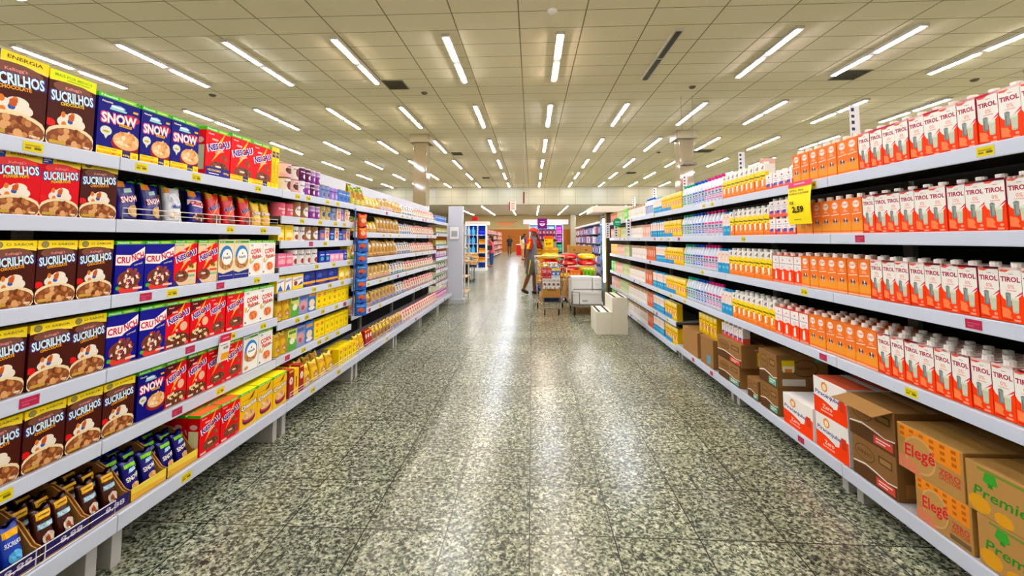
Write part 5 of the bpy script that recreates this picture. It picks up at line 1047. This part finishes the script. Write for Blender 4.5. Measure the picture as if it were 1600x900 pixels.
# ------------------------------------------------------------------ people
def skin(name, verts, edges, radii, mat, root=0, sub=1):
    me = bpy.data.meshes.new(name); me.from_pydata(verts, edges, [])
    ob = bpy.data.objects.new(name, me); COL.objects.link(ob)
    ob.modifiers.new('skin', 'SKIN'); s = ob.modifiers.new('sub', 'SUBSURF'); s.levels = s.render_levels = sub
    for i, r in enumerate(radii):
        d = me.skin_vertices[0].data[i]; d.radius = r if isinstance(r, tuple) else (r, r); d.use_root = (i == root)
    dg = bpy.context.evaluated_depsgraph_get(); out = bpy.data.meshes.new_from_object(ob.evaluated_get(dg))
    bpy.data.objects.remove(ob); out.name = name
    out.materials.clear(); out.materials.append(MM(mat)); out.polygons.foreach_set('material_index', [0] * len(out.polygons)); out.polygons.foreach_set('use_smooth', [True] * len(out.polygons))
    return out
def ell(rx, ry, rz, mat, n=14, zmin=-1.0, name='e'):
    b = MB(); pr = []
    for i in range(9):
        a = -PI / 2 + PI * i / 8
        pr.append((max(.02, math.cos(a)), max(zmin, math.sin(a))))
    b.lathe(pr, MM(mat), n); b.v = [(x * rx, y * ry, z * rz) for x, y, z in b.v]
    return b.mesh(name, True)
def person(loc, rotz, J, skinc, label, wear, group=None, hh=1.0):
    """J joints: facing +x. keys: pel, chest, neck, head, and for side s in l/r: sho, elb, wri, hand, hip, kne, ank, toe"""
    o = empty('person', loc, rotz); tag(o, label, 'person', group)
    V, Ed, Rr = [], [], []
    def add(p, r, par=None):
        V.append(tuple(p)); Rr.append(r)
        if par is not None: Ed.append((par, len(V) - 1))
        return len(V) - 1
    lerp = lambda a, b, t: tuple(a[i] + (b[i] - a[i]) * t for i in range(3))
    pel = add(J['pel'], .135); ab = add(lerp(J['pel'], J['chest'], .5), .138, pel); ch = add(J['chest'], .145, ab)
    nk = add(J['neck'], .055, ch); h0 = add(lerp(J['neck'], J['head'], .55), .06, nk); h1 = add(J['head'], (.1, .085), h0)
    ht = add((J['head'][0] - .005, J['head'][1], J['head'][2] + .085), (.075, .065), h1)
    hx, hy, hz = J['head']
    add((hx + .1, hy, hz - .02), .014, h1)                                     # nose
    for s in 'lr':
        sg = 1 if s == 'l' else -1
        sh = add(J['sho' + s], .062, ch); el = add(J['elb' + s], .042, sh); wr = add(J['wri' + s], .028, el); hd = add(J['han' + s], (.034, .02), wr)
        d = Vector(J['han' + s]) - Vector(J['wri' + s]); d.normalize(); q = d.cross(Vector((0, 0, 1) if abs(d.z) < .8 else (1, 0, 0))).normalized()
        for f, ln in ((-1.4, .062), (-.5, .075), (.45, .08), (1.35, .068)):
            k1 = Vector(J['han' + s]) + d * .04 + q * f * .019; k2 = k1 + d * ln * .55; k3 = k2 + d * ln * .4 + Vector((.012, 0, 0))
            a = add(k1, .0095, hd); c = add(k2, .0085, a); add(k3, .007, c)
        t1 = Vector(J['han' + s]) - d * .02 + q * .035; t = add(t1, .011, hd); add(t1 + d * .035 + q * .018, .009, t)
        hp = add(J['hip' + s], .088, pel); kn = add(J['kne' + s], .058, hp); cf = add(lerp(J['kne' + s], J['ank' + s], .35), .06, kn); an = add(J['ank' + s], .036, cf); add(J['toe' + s], .03, an)
    bm_ = skin('body', V, Ed, Rr, M(skinc, .5), 0, 2); put('body', bm_, o)
    vec = lambda k: Vector(J[k])
    segs = [('torso', vec('pel'), vec('chest'), .145), ('torso', vec('chest'), Vector(lerp(J['chest'], J['neck'], .7)), .12), ('neck', Vector(lerp(J['chest'], J['neck'], .8)), vec('head'), .06)]
    for s in 'lr': segs += [('shoulder', vec('chest'), vec('sho' + s), .1), ('arm', vec('sho' + s), vec('elb' + s), .05), ('fore', vec('elb' + s), vec('wri' + s), .035), ('hand', vec('wri' + s), vec('han' + s) + (vec('han' + s) - vec('wri' + s)) * 2, .03), ('thigh', vec('hip' + s), vec('kne' + s), .075), ('calf', vec('kne' + s), vec('ank' + s), .052), ('foot', vec('ank' + s), vec('toe' + s), .035)]
    def near(p):
        best = None
        for nm, a, b, r in segs:
            ab = b - a; t = max(0, min(1, (p - a).dot(ab) / ab.length_squared)); d = (p - a - ab * t).length - r
            if best is None or d < best[0]: best = (d, nm, t)
        return best[1], best[2]
    tags = [near(v.co) for v in bm_.vertices]
    def garment(name, col, pred, off):
        b = bmesh.new(); b.from_mesh(bm_); b.verts.ensure_lookup_table()
        nrm = [v.normal.copy() for v in b.verts]
        keep = {f for f in b.faces if (any if name == 'shirt' else all)(pred(tags[v.index], v.co) for v in f.verts)}
        for v in b.verts: v.co = v.co + nrm[v.index] * (off(tags[v.index], v.co) if callable(off) else off)
        bmesh.ops.delete(b, geom=[f for f in b.faces if f not in keep], context='FACES')
        me = bpy.data.meshes.new(name); b.to_mesh(me); b.free(); me.materials.clear(); me.materials.append(M(col, .8)); me.polygons.foreach_set('use_smooth', [True] * len(me.polygons))
        put(name, me, o)
    # face
    for s in (-1, 1):
        put('eye', ell(.008, .012, .009, '#1c1410', 8), o, (hx + .086, hy + s * .034, hz + .012))
        put('ear', ell(.022, .012, .034, skinc, 8), o, (hx - .012, hy + s * .087, hz - .005))
    put('mouth', ell(.008, .026, .006, '#7a3a30', 8), o, (hx + .088, hy, hz - .05))
    for w in wear: w(o, J, lerp, garment)
    return o
def top_wear(col, sleeve, frac=.9, r=1.0, stripe=None):
    def f(o, J, lerp, garment):
        hem = J['pel'][2] - .09
        garment('shirt', col, lambda t, p: (t[0] in ('torso', 'shoulder') or (t[0] == 'thigh' and p.z > hem) or (t[0] == 'arm' and t[1] < .3)) and p.z > hem, lambda t, p: .022 if p.z < J['chest'][2] - .1 else .014)
        garment('sleeve', sleeve, lambda t, p: (t[0] == 'arm' and t[1] < frac) or (t[0] == 'shoulder' and t[1] > .7), .027)
        if stripe:
            ax = {s: (Vector(J['sho' + s]), Vector(J['elb' + s])) for s in 'lr'}
            def onstripe(t, p):
                a, b = ax['l' if p.y > 0 else 'r']; c = a + (b - a) * (t[1] if t[0] == 'arm' else 0)
                return ((t[0] == 'arm' and t[1] < frac) or (t[0] == 'shoulder' and t[1] > .8)) and abs(p.x - c.x) < .026 and (abs(p.y) > abs(c.y) or p.z > c.z + .03)
            garment('stripe', stripe, onstripe, .031)
    return f
def bottom_wear(name, col, to, r0=.1, r1=.09, stripe=None):
    def f(o, J, lerp, garment):
        top = J['pel'][2] + .06
        loose = .034 if to <= 1 else .016
        garment(name, col, lambda t, p: (t[0] == 'torso' and p.z < top) or (t[0] == 'thigh' and t[1] <= min(to, 1)) or (to > 1 and (t[0] in ('thigh', 'calf')) and not (t[0] == 'calf' and t[1] > .93)), lambda t, p: .012 if t[0] == 'torso' else loose)
        if stripe:
            for s, sg in (('l', 1), ('r', -1)):
                a, b = J['hip' + s], lerp(J['hip' + s], J['kne' + s], to)
                put('stripe', MB().tube([(a[0], a[1] + sg * .118, a[2] + .02), (lerp(a, b, .5)[0], a[1] + sg * .112, lerp(a, b, .5)[2]), (b[0], b[1] + sg * .1, b[2] + .02)], .012, stripe, 6).mesh('stripe', True), o, label='yellow stripe')
    return f
def shoes(col):
    def f(o, J, lerp, garment):
        for s in 'lr':
            a, t = Vector(J['ank' + s]), Vector(J['toe' + s]); heel = a + Vector((-.05, 0, -.05)) if abs(a.z - t.z) < .08 else a + Vector((-.045, 0, -.02))
            put('shoe', skin('shoe', [heel, lerp(heel, t, .5), t + Vector((.0, 0, .0)), a], [(0, 1), (1, 2), (0, 3)], [.045, .045, .038, .045], col, 1, 2), o)
    return f
def cap(col):
    def f(o, J, lerp, garment):
        x, y, z = J['head']
        put('cap', ell(.115, .098, .105, col, 16, -.05), o, (x - .008, y, z + .045))
        put('visor', MB().box(.06, .19, -.065, .065, -.006, .006, M(col, .6)).mesh('visor', bevel=.005), o, (x, y, z + .05), (0, .12, 0))
    return f
def hair(col, long):
    def f(o, J, lerp, garment):
        x, y, z = J['head']
        put('hair', ell(.112, .1, .1, col, 16, -.12), o, (x - .022, y, z + .045))
        if long: put('hair', ell(.065, .095, .17, col, 14), o, (x - .075, y, z - .08))
    return f
def std(h=1.68, **kw):
    k = h / 1.68
    J = dict(pel=(0, 0, .9), chest=(.02, 0, 1.24), neck=(.02, 0, 1.42), head=(.05, 0, 1.56), shol=(.02, .18, 1.37), shor=(.0, -.18, 1.37), elbl=(.02, .22, 1.1), elbr=(-.03, -.22, 1.1), wril=(.06, .22, .86), wrir=(-.02, -.23, .86), hanl=(.08, .22, .79), hanr=(-.01, -.23, .79), hipl=(.01, .09, .86), hipr=(-.01, -.09, .86), knel=(.03, .1, .47), kner=(.0, -.1, .47), ankl=(0, .1, .08), ankr=(0, -.1, .08), toel=(.17, .1, .035), toer=(.17, -.1, .035))
    J.update(kw)
    return {a: tuple(c * k for c in b) for a, b in J.items()}
man = std(1.68, elbr=(-.08, -.23, 1.09), wrir=(-.13, -.24, .86), hanr=(-.14, -.24, .80), elbl=(.27, .2, 1.15), wril=(.2, .1, 1.37), hanl=(.165, .06, 1.43), kner=(-.07, -.1, .48), ankr=(-.2, -.1, .135), toer=(-.07, -.1, .036), knel=(.06, .1, .47), ankl=(.05, .1, .08), toel=(.2, .1, .037), shor=(-.02, -.18, 1.37))
person((.0, 10.78, 0), -.1, man, '#7c4c2e', 'man walking in grey shirt with red sleeves, red cap and grey shorts', [top_wear('#6a6e76', '#d4241c', .8, 1.0, '#f2c81c'), bottom_wear('shorts', '#5f605c', .96, .115, .11, '#e8c832'), shoes('#26262c'), cap('#e8402c')])
wom = std(1.55, elbl=(.12, .2, 1.1), wril=(.3, .16, 1.18), hanl=(.36, .13, 1.2), elbr=(.1, -.2, 1.08), wrir=(.3, -.12, 1.15), hanr=(.36, -.1, 1.18))
wm = person((-2.03, 21.2, 0), PI - .1, wom, '#c08a62', 'woman in coral sleeveless top and blue jeans standing at the far shelves', [top_wear('#e2626c', '#e2626c', .25), bottom_wear('jeans', '#26508c', 1.5, .1, .082), shoes('#8a6a4c'), hair('#22160f', True)])
hb = empty('handbag', (-2.1, 20.9, 0.86)); tag(hb, 'dark brown handbag hanging from the shoulder of the woman in coral', 'handbag')
put('bag_body', MB().box(-.17, .13, -.05, .05, 0, .24, M('#4a3830', .5)).mesh('bag_body', bevel=.03), hb); put('strap', MB().tube([(-.12, 0, .22), (-.04, .03, .42), (.04, .05, .44), (.1, 0, .22)], .012, '#3a2a24', 6).mesh('strap', True), hb)
person((-1.93, 36.5, 0), -PI / 2, std(1.7), '#8a5a3c', 'distant shopper in dark top and brown trousers, near the orange wall at left', [top_wear('#2e2a28', '#2e2a28'), bottom_wear('trousers', '#5a4c3a', 1.5), shoes('#2a2622'), hair('#14100c', False)])
person((-.62, 28.5, 0), 0, std(1.62, elbr=(.1, -.2, 1.1), wrir=(.3, -.18, 1.12), hanr=(.37, -.17, 1.13)), '#9a6a48', 'distant shopper in pale yellow top just behind the man', [top_wear('#dcb878', '#e6c890'), bottom_wear('trousers', '#b87a4c', 1.5), shoes('#3a2a22'), hair('#1c1410', True)])
person((-.52, 33.0, 0), PI, std(1.85), '#5a3a26', 'tall distant shopper in blue top by the checkouts', [top_wear('#3a3f78', '#3a3f78'), bottom_wear('trousers', '#3a3230', 1.5), shoes('#222222'), hair('#100c0a', False)])

# ------------------------------------------------------------------ display stands in the middle of the cross aisle
ys = empty('pallet_display', (.4, 11.35, 0)); tag(ys, 'low blue display base under stacked yellow packs behind the man', 'display base')
put('base', MB().box(-.32, .32, -.3, .3, 0, .26, M('#1f4a94', .5)).mesh('base', bevel=.005), ys)
PR['y_pack'] = mk_box('yellow_pack', 'food pack', .2, .16, .1, '#f5b51a', [R(.05, .1, .95, .25, '#d88a10'), E(.5, .6, .3, .25, '#fbd45a')], '#f7c63a')
for r in range(9):
    for c in range(3): place('y_pack', (.19 + c * .205, 11.07, .262 + r * .102), 0, 'yellow pack', f'{ordn(r)} layer on the blue base', 'yellow packs on the blue base', end='left')
sg = empty('price_sign', (.45, 11.05, 1.19)); tag(sg, 'yellow price sign with orange header above the stacked yellow packs', 'price sign')
put('board', MB().box(-.12, .12, -.004, .004, 0, .3, M('#ffd90c', .5)).mesh('board'), sg); put('header', MB().box(-.12, .12, -.0055, -.004, .22, .3, M('#f0641c', .5)).mesh('header'), sg)
put('letter_print', art('letter_print', .24, .22, [T('8,97', .5, .4, .6, .3, '#1c1806', 0, .04), R(.1, .75, .35, .85, '#8a7a10')]), sg, (0, -.004, 0))
cs2 = empty('chocolate_stand', (.4, 12.2, 0)); tag(cs2, 'beige display stand holding purple chocolate boxes behind the yellow packs', 'display stand')
put('stand_body', MB().box(-.3, .3, -.25, .25, 0, 1.36, M('#a89684', .6)).mesh('stand_body', bevel=.005), cs2)
put('shelf', MB().box(-.33, .33, -.3, .25, 1.36, 1.385, M('#2a1a26', .5)).mesh('shelf'), cs2)
PR['choc'] = mk_box('chocolate_box', 'chocolate box', .092, .08, .15, '#6a1850', [R(.1, .55, .9, .85, '#8a3a6c'), R(.15, .15, .85, .4, '#d88aa0'), E(.5, .5, .2, .1, '#e8c8d0')], '#5a1444')
for r in range(2):
    for c in range(6): place('choc', (.155 + c * .098, 11.93, 1.386 + r * .152), 0, 'purple chocolate box', f'{"upper" if r else "lower"} row on the beige stand', 'purple chocolate boxes', end='left')
ps = empty('topper_sign', (.31, 12.1, 1.386)); tag(ps, 'purple sign with white bowl emblem above the chocolate boxes', 'sign')
put('board', MB().box(-.14, .14, -.006, .006, .32, .62, M('#7a1480', .5)).mesh('board'), ps); put('pole', MB().box(-.01, .01, .0, .012, 0, .34, M('#5a5a5a', .4)).mesh('pole'), ps)
put('letter_print', art('letter_print', .28, .3, [P([(.18, .5), (.82, .5), (.7, .33), (.5, .26), (.3, .33)], '#f2e4f2'), P([(.36, .44), (.64, .44), (.5, .36)], '#7a1480'), R(.28, .66, .72, .7, '#e8c8e8')]), ps, (0, -.0062, .32))
ec = empty('endcap_display', (.62, 18.3, 0)); tag(ec, 'white lit endcap display with magenta and blue goods behind the chocolates', 'endcap display')
put('canopy', MB().box(-.98, .96, -.35, .3, 2.05, 2.25, M('#eceef4', .4)).mesh('canopy', bevel=.01), ec)
put('back_panel', MB().box(-.72, .74, .2, .24, 0, 2.05, M('#e4ecfa', .4)).mesh('back_panel'), ec)
for x in (-.72, .4, .7): put('post', MB().box(x, x + .04, -.3, .2, 0, 2.05, M('#dfe6f6', .4)).mesh('post'), ec)
for z in (.1, .5, .9, 1.3, 1.66): put('shelf', MB().box(-.68, .7, -.28, .2, z - .02, z, M('#e8ecf6', .4)).mesh('shelf'), ec)
put('light_strip', MB().box(-.66, .68, -.3, -.26, 2.03, 2.049, M('#dff0ff', .4, emit=6)).mesh('light_strip'), ec)
for k, c, d in (('mag', '#e01cc8', '#f47ae0'), ('vio', '#9a1c9c', '#e87ae0'), ('grn2', '#1f9a6a', '#6ad0a4'), ('lbl', '#6ac0f0', '#d8f0ff')): PR[k] = mk_box('display_pack', 'food pack', .25, .2, .3, c, [R(.1, .1, .45, .5, d), R(.55, .1, .9, .5, d), R(.1, .65, .9, .85, d)])
for i, (k, z, d) in enumerate((('mag', 1.66, 'magenta pack'), ('vio', 1.3, 'violet pack'), ('grn2', .9, 'green pack'), ('grn2', .5, 'green pack'))): place(k, (1.19, 18.08, z), 0, d, f'{ordn(i)} level of the lit endcap, slim side', 'packs on the lit endcap', .92, end='top')
for i, z in enumerate((1.66, 1.3, .9, .5)):
    for c in range(4): place('lbl', (.08 + c * .256, 18.08, z), 0, 'pale blue pack', f'{ordn(i)} level of the lit endcap', 'packs on the lit endcap', end='left')
# ------------------------------------------------------------------ water display, far left run of shelves, far right run
wd2 = empty('water_display', (-2.47, 18.9, 0)); tag(wd2, 'white lit display of water bottles and orange packs past the bread table', 'water display')
put('canopy', MB().box(-.5, .55, -.35, .3, 2.05, 2.2, M('#efe4dc', .4)).mesh('canopy', bevel=.01), wd2)
put('back_panel', MB().box(-.48, .42, .2, .24, 0, 2.05, M('#2a5ac8', .4)).mesh('back_panel'), wd2, label='back panel coloured as if lit blue')  # the blue light on this panel is put into its colour
for x in (-.5, .02, .4): put('post', MB().box(x, x + .035, -.3, .2, .12, 2.05, M('#f0f2f8', .4)).mesh('post'), wd2)
put('plinth', MB().box(-.5, .46, -.34, .3, 0, .12, M('#e8e8ec', .4)).mesh('plinth'), wd2)
for z in (.4, .8, 1.2, 1.6): put('shelf', MB().box(-.48, .42, -.28, .2, z - .02, z, M('#eef2fa', .4)).mesh('shelf'), wd2)
put('light_strip', MB().box(-.46, .4, -.3, -.26, 2.03, 2.049, M('#c8e4ff', .4, emit=6)).mesh('light_strip'), wd2)
b = MB().lathe([(.085, 0), (.09, .01), (.09, .2), (.03, .3), (.025, .33)], M('#5ab8f0', .2), 12); jb = b.mesh('water_bottle', True); jc = MB().lathe([(.028, .33), (.028, .355)], M('#e8f6ff', .4), 10).mesh('cap')
for r, z in enumerate((.4, .8, 1.2, 1.6)):
    for c in range(2):
        o = put('water_bottle', jb, None, (-2.83 + c * .2, 18.75, z + .001)); put('cap', jc, o); o['category'] = 'water bottle'; o['group'] = 'water bottles on the lit display'
        PENDING.append((o, 'blue water bottle', f'{ordn(3 - r)} level of the water display', 'left'))
PR['w_or'] = mk_box('display_pack', 'food pack', .3, .2, .2, '#e0921c', [R(.05, .6, .95, .8, '#b8640c'), R(.05, .2, .95, .4, '#f2b84a')]); PR['w_bl'] = mk_box('display_pack', 'food pack', .3, .2, .2, '#1026d8', [R(.1, .6, .9, .8, '#3a5af0')])
for k, z, d, n in (('w_bl', 1.6, 'vivid blue pack', 'top'), ('w_or', 1.2, 'orange pack', 'second'), ('w_or', .8, 'orange pack', 'third'), ('w_or', .4, 'orange pack', 'lowest')): place(k, (-2.24, 18.75, z), 0, d, n + ' level of the water display', 'packs on the water display')
hs_ = empty('header_sign', (-2.55, 18.6, 2.2)); tag(hs_, 'small red sign standing on the water display canopy', 'sign')
put('board', MB().box(-.14, .14, -.006, .006, .04, .2, M('#d8141c', .5)).mesh('board'), hs_); put('pole', MB().box(-.008, .008, 0, .01, 0, .05, M('#888', .4) if False else M('#888888', .4)).mesh('pole'), hs_)
# far left run
FG = ['#c8485a', '#e88a8a', '#a03a50', '#d8b0a8', '#8a2a4a', '#e0c0b0', '#b86a7a', '#4a9a6c', '#d87a4a', '#6a2a3a']
for i, c in enumerate(FG): PR[f'far{i}'] = mk_box('goods_pack', 'goods pack', .5, .22, .24, c, [R(.04, .1, .3, .9, FG[(i + 3) % 10]), R(.36, .1, .62, .8, FG[(i + 5) % 10]), R(.68, .15, .96, .9, FG[(i + 1) % 10])])
rf = random.Random(21)
for q in range(4):
    y0 = 19.6 + q * 5.2
    o = empty('shelving_bay', (-2.95, y0 + 2.5, 0)); tag(o, f'far shelving bay behind the woman, {ordn(q)} along the distant left run', 'shelving unit', 'far left shelving run')
    put('back_panel', MB().box(-.4, -.36, -2.5, 2.5, .1, 2.0, M('#b8a8a4', .6)).mesh('back_panel'), o)
    for z in (.2, .62, 1.02, 1.42, 1.8): put('shelf', MB().box(-.36, .1, -2.5, 2.5, z - .03, z, M('#d8d8dc', .5)).mesh('shelf'), o)
    for y in (-2.48, 2.44): put('upright', MB().box(-.36, -.3, y, y + .04, 0, 2.0, M('#c8c8c8', .5)).mesh('upright'), o)
    for r, z in enumerate((.2, .62, 1.02, 1.42, 1.8)):
        for c in range(5): place(f'far{rf.randrange(10)}', (-2.88, y0 + .5 + c * 1.0, z), RL, 'mixed coloured pack', f'{ordn(4 - r)} shelf down, {ordn(q)} far left bay', 'packs on the far left run', 1.85, rf.uniform(.75, 1.2) if r < 4 else 1.0)
FB2 = ['#3a5ab0', '#d8e0f0', '#8a5ac0', '#e07a6a', '#2a3a7a', '#7ab0e0', '#f0f0f4', '#b03a5a']
for i, c in enumerate(FB2): PR[f'fr{i}'] = mk_box('goods_pack', 'goods pack', .3, .22, .26, c, [R(.05, .1, .45, .9, FB2[(i + 3) % 8]), R(.55, .1, .95, .8, FB2[(i + 5) % 8])])
for q in range(3):
    y0 = 14.6 + q * 2.6
    o = empty('shelving_bay', (2.5, y0 + 1.3, 0)); tag(o, f'dark-shelved bay with blue goods behind the lit cooler, {ordn(q)} along', 'shelving unit', 'far right shelving run')
    put('back_panel', MB().box(.36, .4, -1.3, 1.3, .1, 1.95, M('#8a8e9c', .6)).mesh('back_panel'), o); put('canopy', MB().box(-.2, .4, -1.3, 1.3, 1.95, 2.02, M('#f0f2fa', .4)).mesh('canopy'), o)
    for z in (.2, .55, .9, 1.25, 1.6): put('shelf', MB().box(-.16, .36, -1.3, 1.3, z - .03, z, M('#4a4858', .5)).mesh('shelf'), o)
    for y in (-1.29, 1.26): put('upright', MB().box(.3, .36, y, y + .03, 0, 1.95, M('#6a6a74', .5)).mesh('upright'), o)
    for r, z in enumerate((.2, .55, .9, 1.25, 1.6)):
        for c in range(5): place(f'fr{rf.randrange(8)}', (2.38, y0 + .28 + c * .51, z), RR, 'blue toned pack', f'{ordn(4 - r)} shelf down, {ordn(q)} far right bay', 'packs on the far right run', 1.6, rf.uniform(.85, 1.1))
# low table of kraft boxes, checkout, hanging signs
lt = empty('low_table', (1.6, 14.2, 0)); tag(lt, 'low dark table carrying two kraft boxes beyond the grain sacks', 'table')
put('table_top', MB().box(-.42, .42, -.3, .3, .9, .94, M('#6a5a48', .5)).mesh('table_top'), lt)
for x in (-.38, .38):
    for y in (-.26, .26): put('leg', MB().box(x - .02, x + .02, y - .02, y + .02, 0, .9, M('#5a5046', .5)).mesh('leg'), lt)
kcase(1.22, 1.6, 13.95, 14.4, .941, 1.2, 'kraft box on the low table beyond the sacks, the one on its left end'); kcase(1.61, 2.0, 13.95, 14.4, .941, 1.18, 'kraft box on the low table beyond the sacks, the one on its right end')
for x, y, lab in ((-1.0, 38.0, 'red checkout counter near the orange rear wall, at left'), (1.9, 38.5, 'red checkout counter near the rear wall, behind the endcap')):
    k = empty('checkout_counter', (x, y, 0)); tag(k, lab, 'checkout counter', 'checkouts')
    put('counter_body', MB().box(-.35, .35, -1.0, 1.0, 0, .9, M('#b8201c', .5)).mesh('counter_body', bevel=.02), k); put('counter_top', MB().box(-.38, .38, -1.03, 1.03, .9, .95, M('#d8d0c4', .4)).mesh('counter_top'), k); put('post', MB().box(-.03, .03, -.9, -.84, .95, 1.7, M('#c8c8c4', .4)).mesh('post'), k)
def hsign(x, y, z0, z1, w, t, col, label, marks, rot=0, wires=True):
    o = empty('hanging_sign', (x, y, z0), rot); tag(o, label, 'hanging sign')
    put('board', MB().box(-w / 2, w / 2, -t / 2, t / 2, 0, z1 - z0, M(col, .5)).mesh('board'), o)
    top = CEIL if y < SY else 4.18
    if wires:
        for s in (-1, 1): put('wire', MB().tube([(s * w * .4, 0, z1 - z0), (s * w * .4, 0, top - z0)], .006, '#8a8478', 5).mesh('wire'), o)
    if marks: put('letter_print', art('letter_print', w, z1 - z0, marks), o, (0, -t / 2, 0))
hsign(-1.2, 26.0, 3.2, 3.75, .7, .05, '#f0e6dc', 'white hanging sign with red edge over the far aisle', [R(0, 0, .2, 1, '#b0342c'), [R(.35, .15 + .2 * i, .9, .25 + .2 * i, '#c86a3c') for i in range(4)]], -.9)
hsign(-.28, 15.0, 2.7, 3.1, .04, .3, '#7a241c', 'thin dark red sign seen edge-on, hanging above the aisle', None, .1)
hsign(4.55, 12.2, 3.55, 3.62, .4, .3, '#8a8270', 'thin grey suspended bar in front of the right column', None)
o = put('paper_lantern', ell(.1, .1, .16, '#d86a5a', 12), None, (4.45, 12.2, 3.08)); tag(o, 'small red lantern-shaped ornament hanging under the grey suspended bar', 'ornament'); put('string', MB().tube([(0, 0, .15), (0, 0, .465)], .004, '#8a8478', 4).mesh('string'), o)
ws = put('wall_lettering', art('wall_lettering', 2.6, .8, [R(0, .84, 1, .88, '#9c5a30'), R(.15, .55, .85, .75, '#d8703c'), R(.2, .3, .8, .46, '#d8703c'), R(0, .1, 1, .14, '#9c5a30')]), None, (-2.9, 47.99, 2.75)); tag(ws, 'orange lettering on the beige rear wall above the orange band', 'wall lettering')

# ------------------------------------------------------------------ labels: which one of its run each thing is
runs = {}
for r in PENDING: runs.setdefault((r[1], r[2], r[3]), []).append(r[0])
for (d, w, e), obs in runs.items():
    for i, o in enumerate(obs):
        o['label'] = f'{d}, {w}' if len(obs) == 1 else f'{ordn(i)} {d} from {e}, {w}'
import re as _re
bpy.context.view_layer.update()
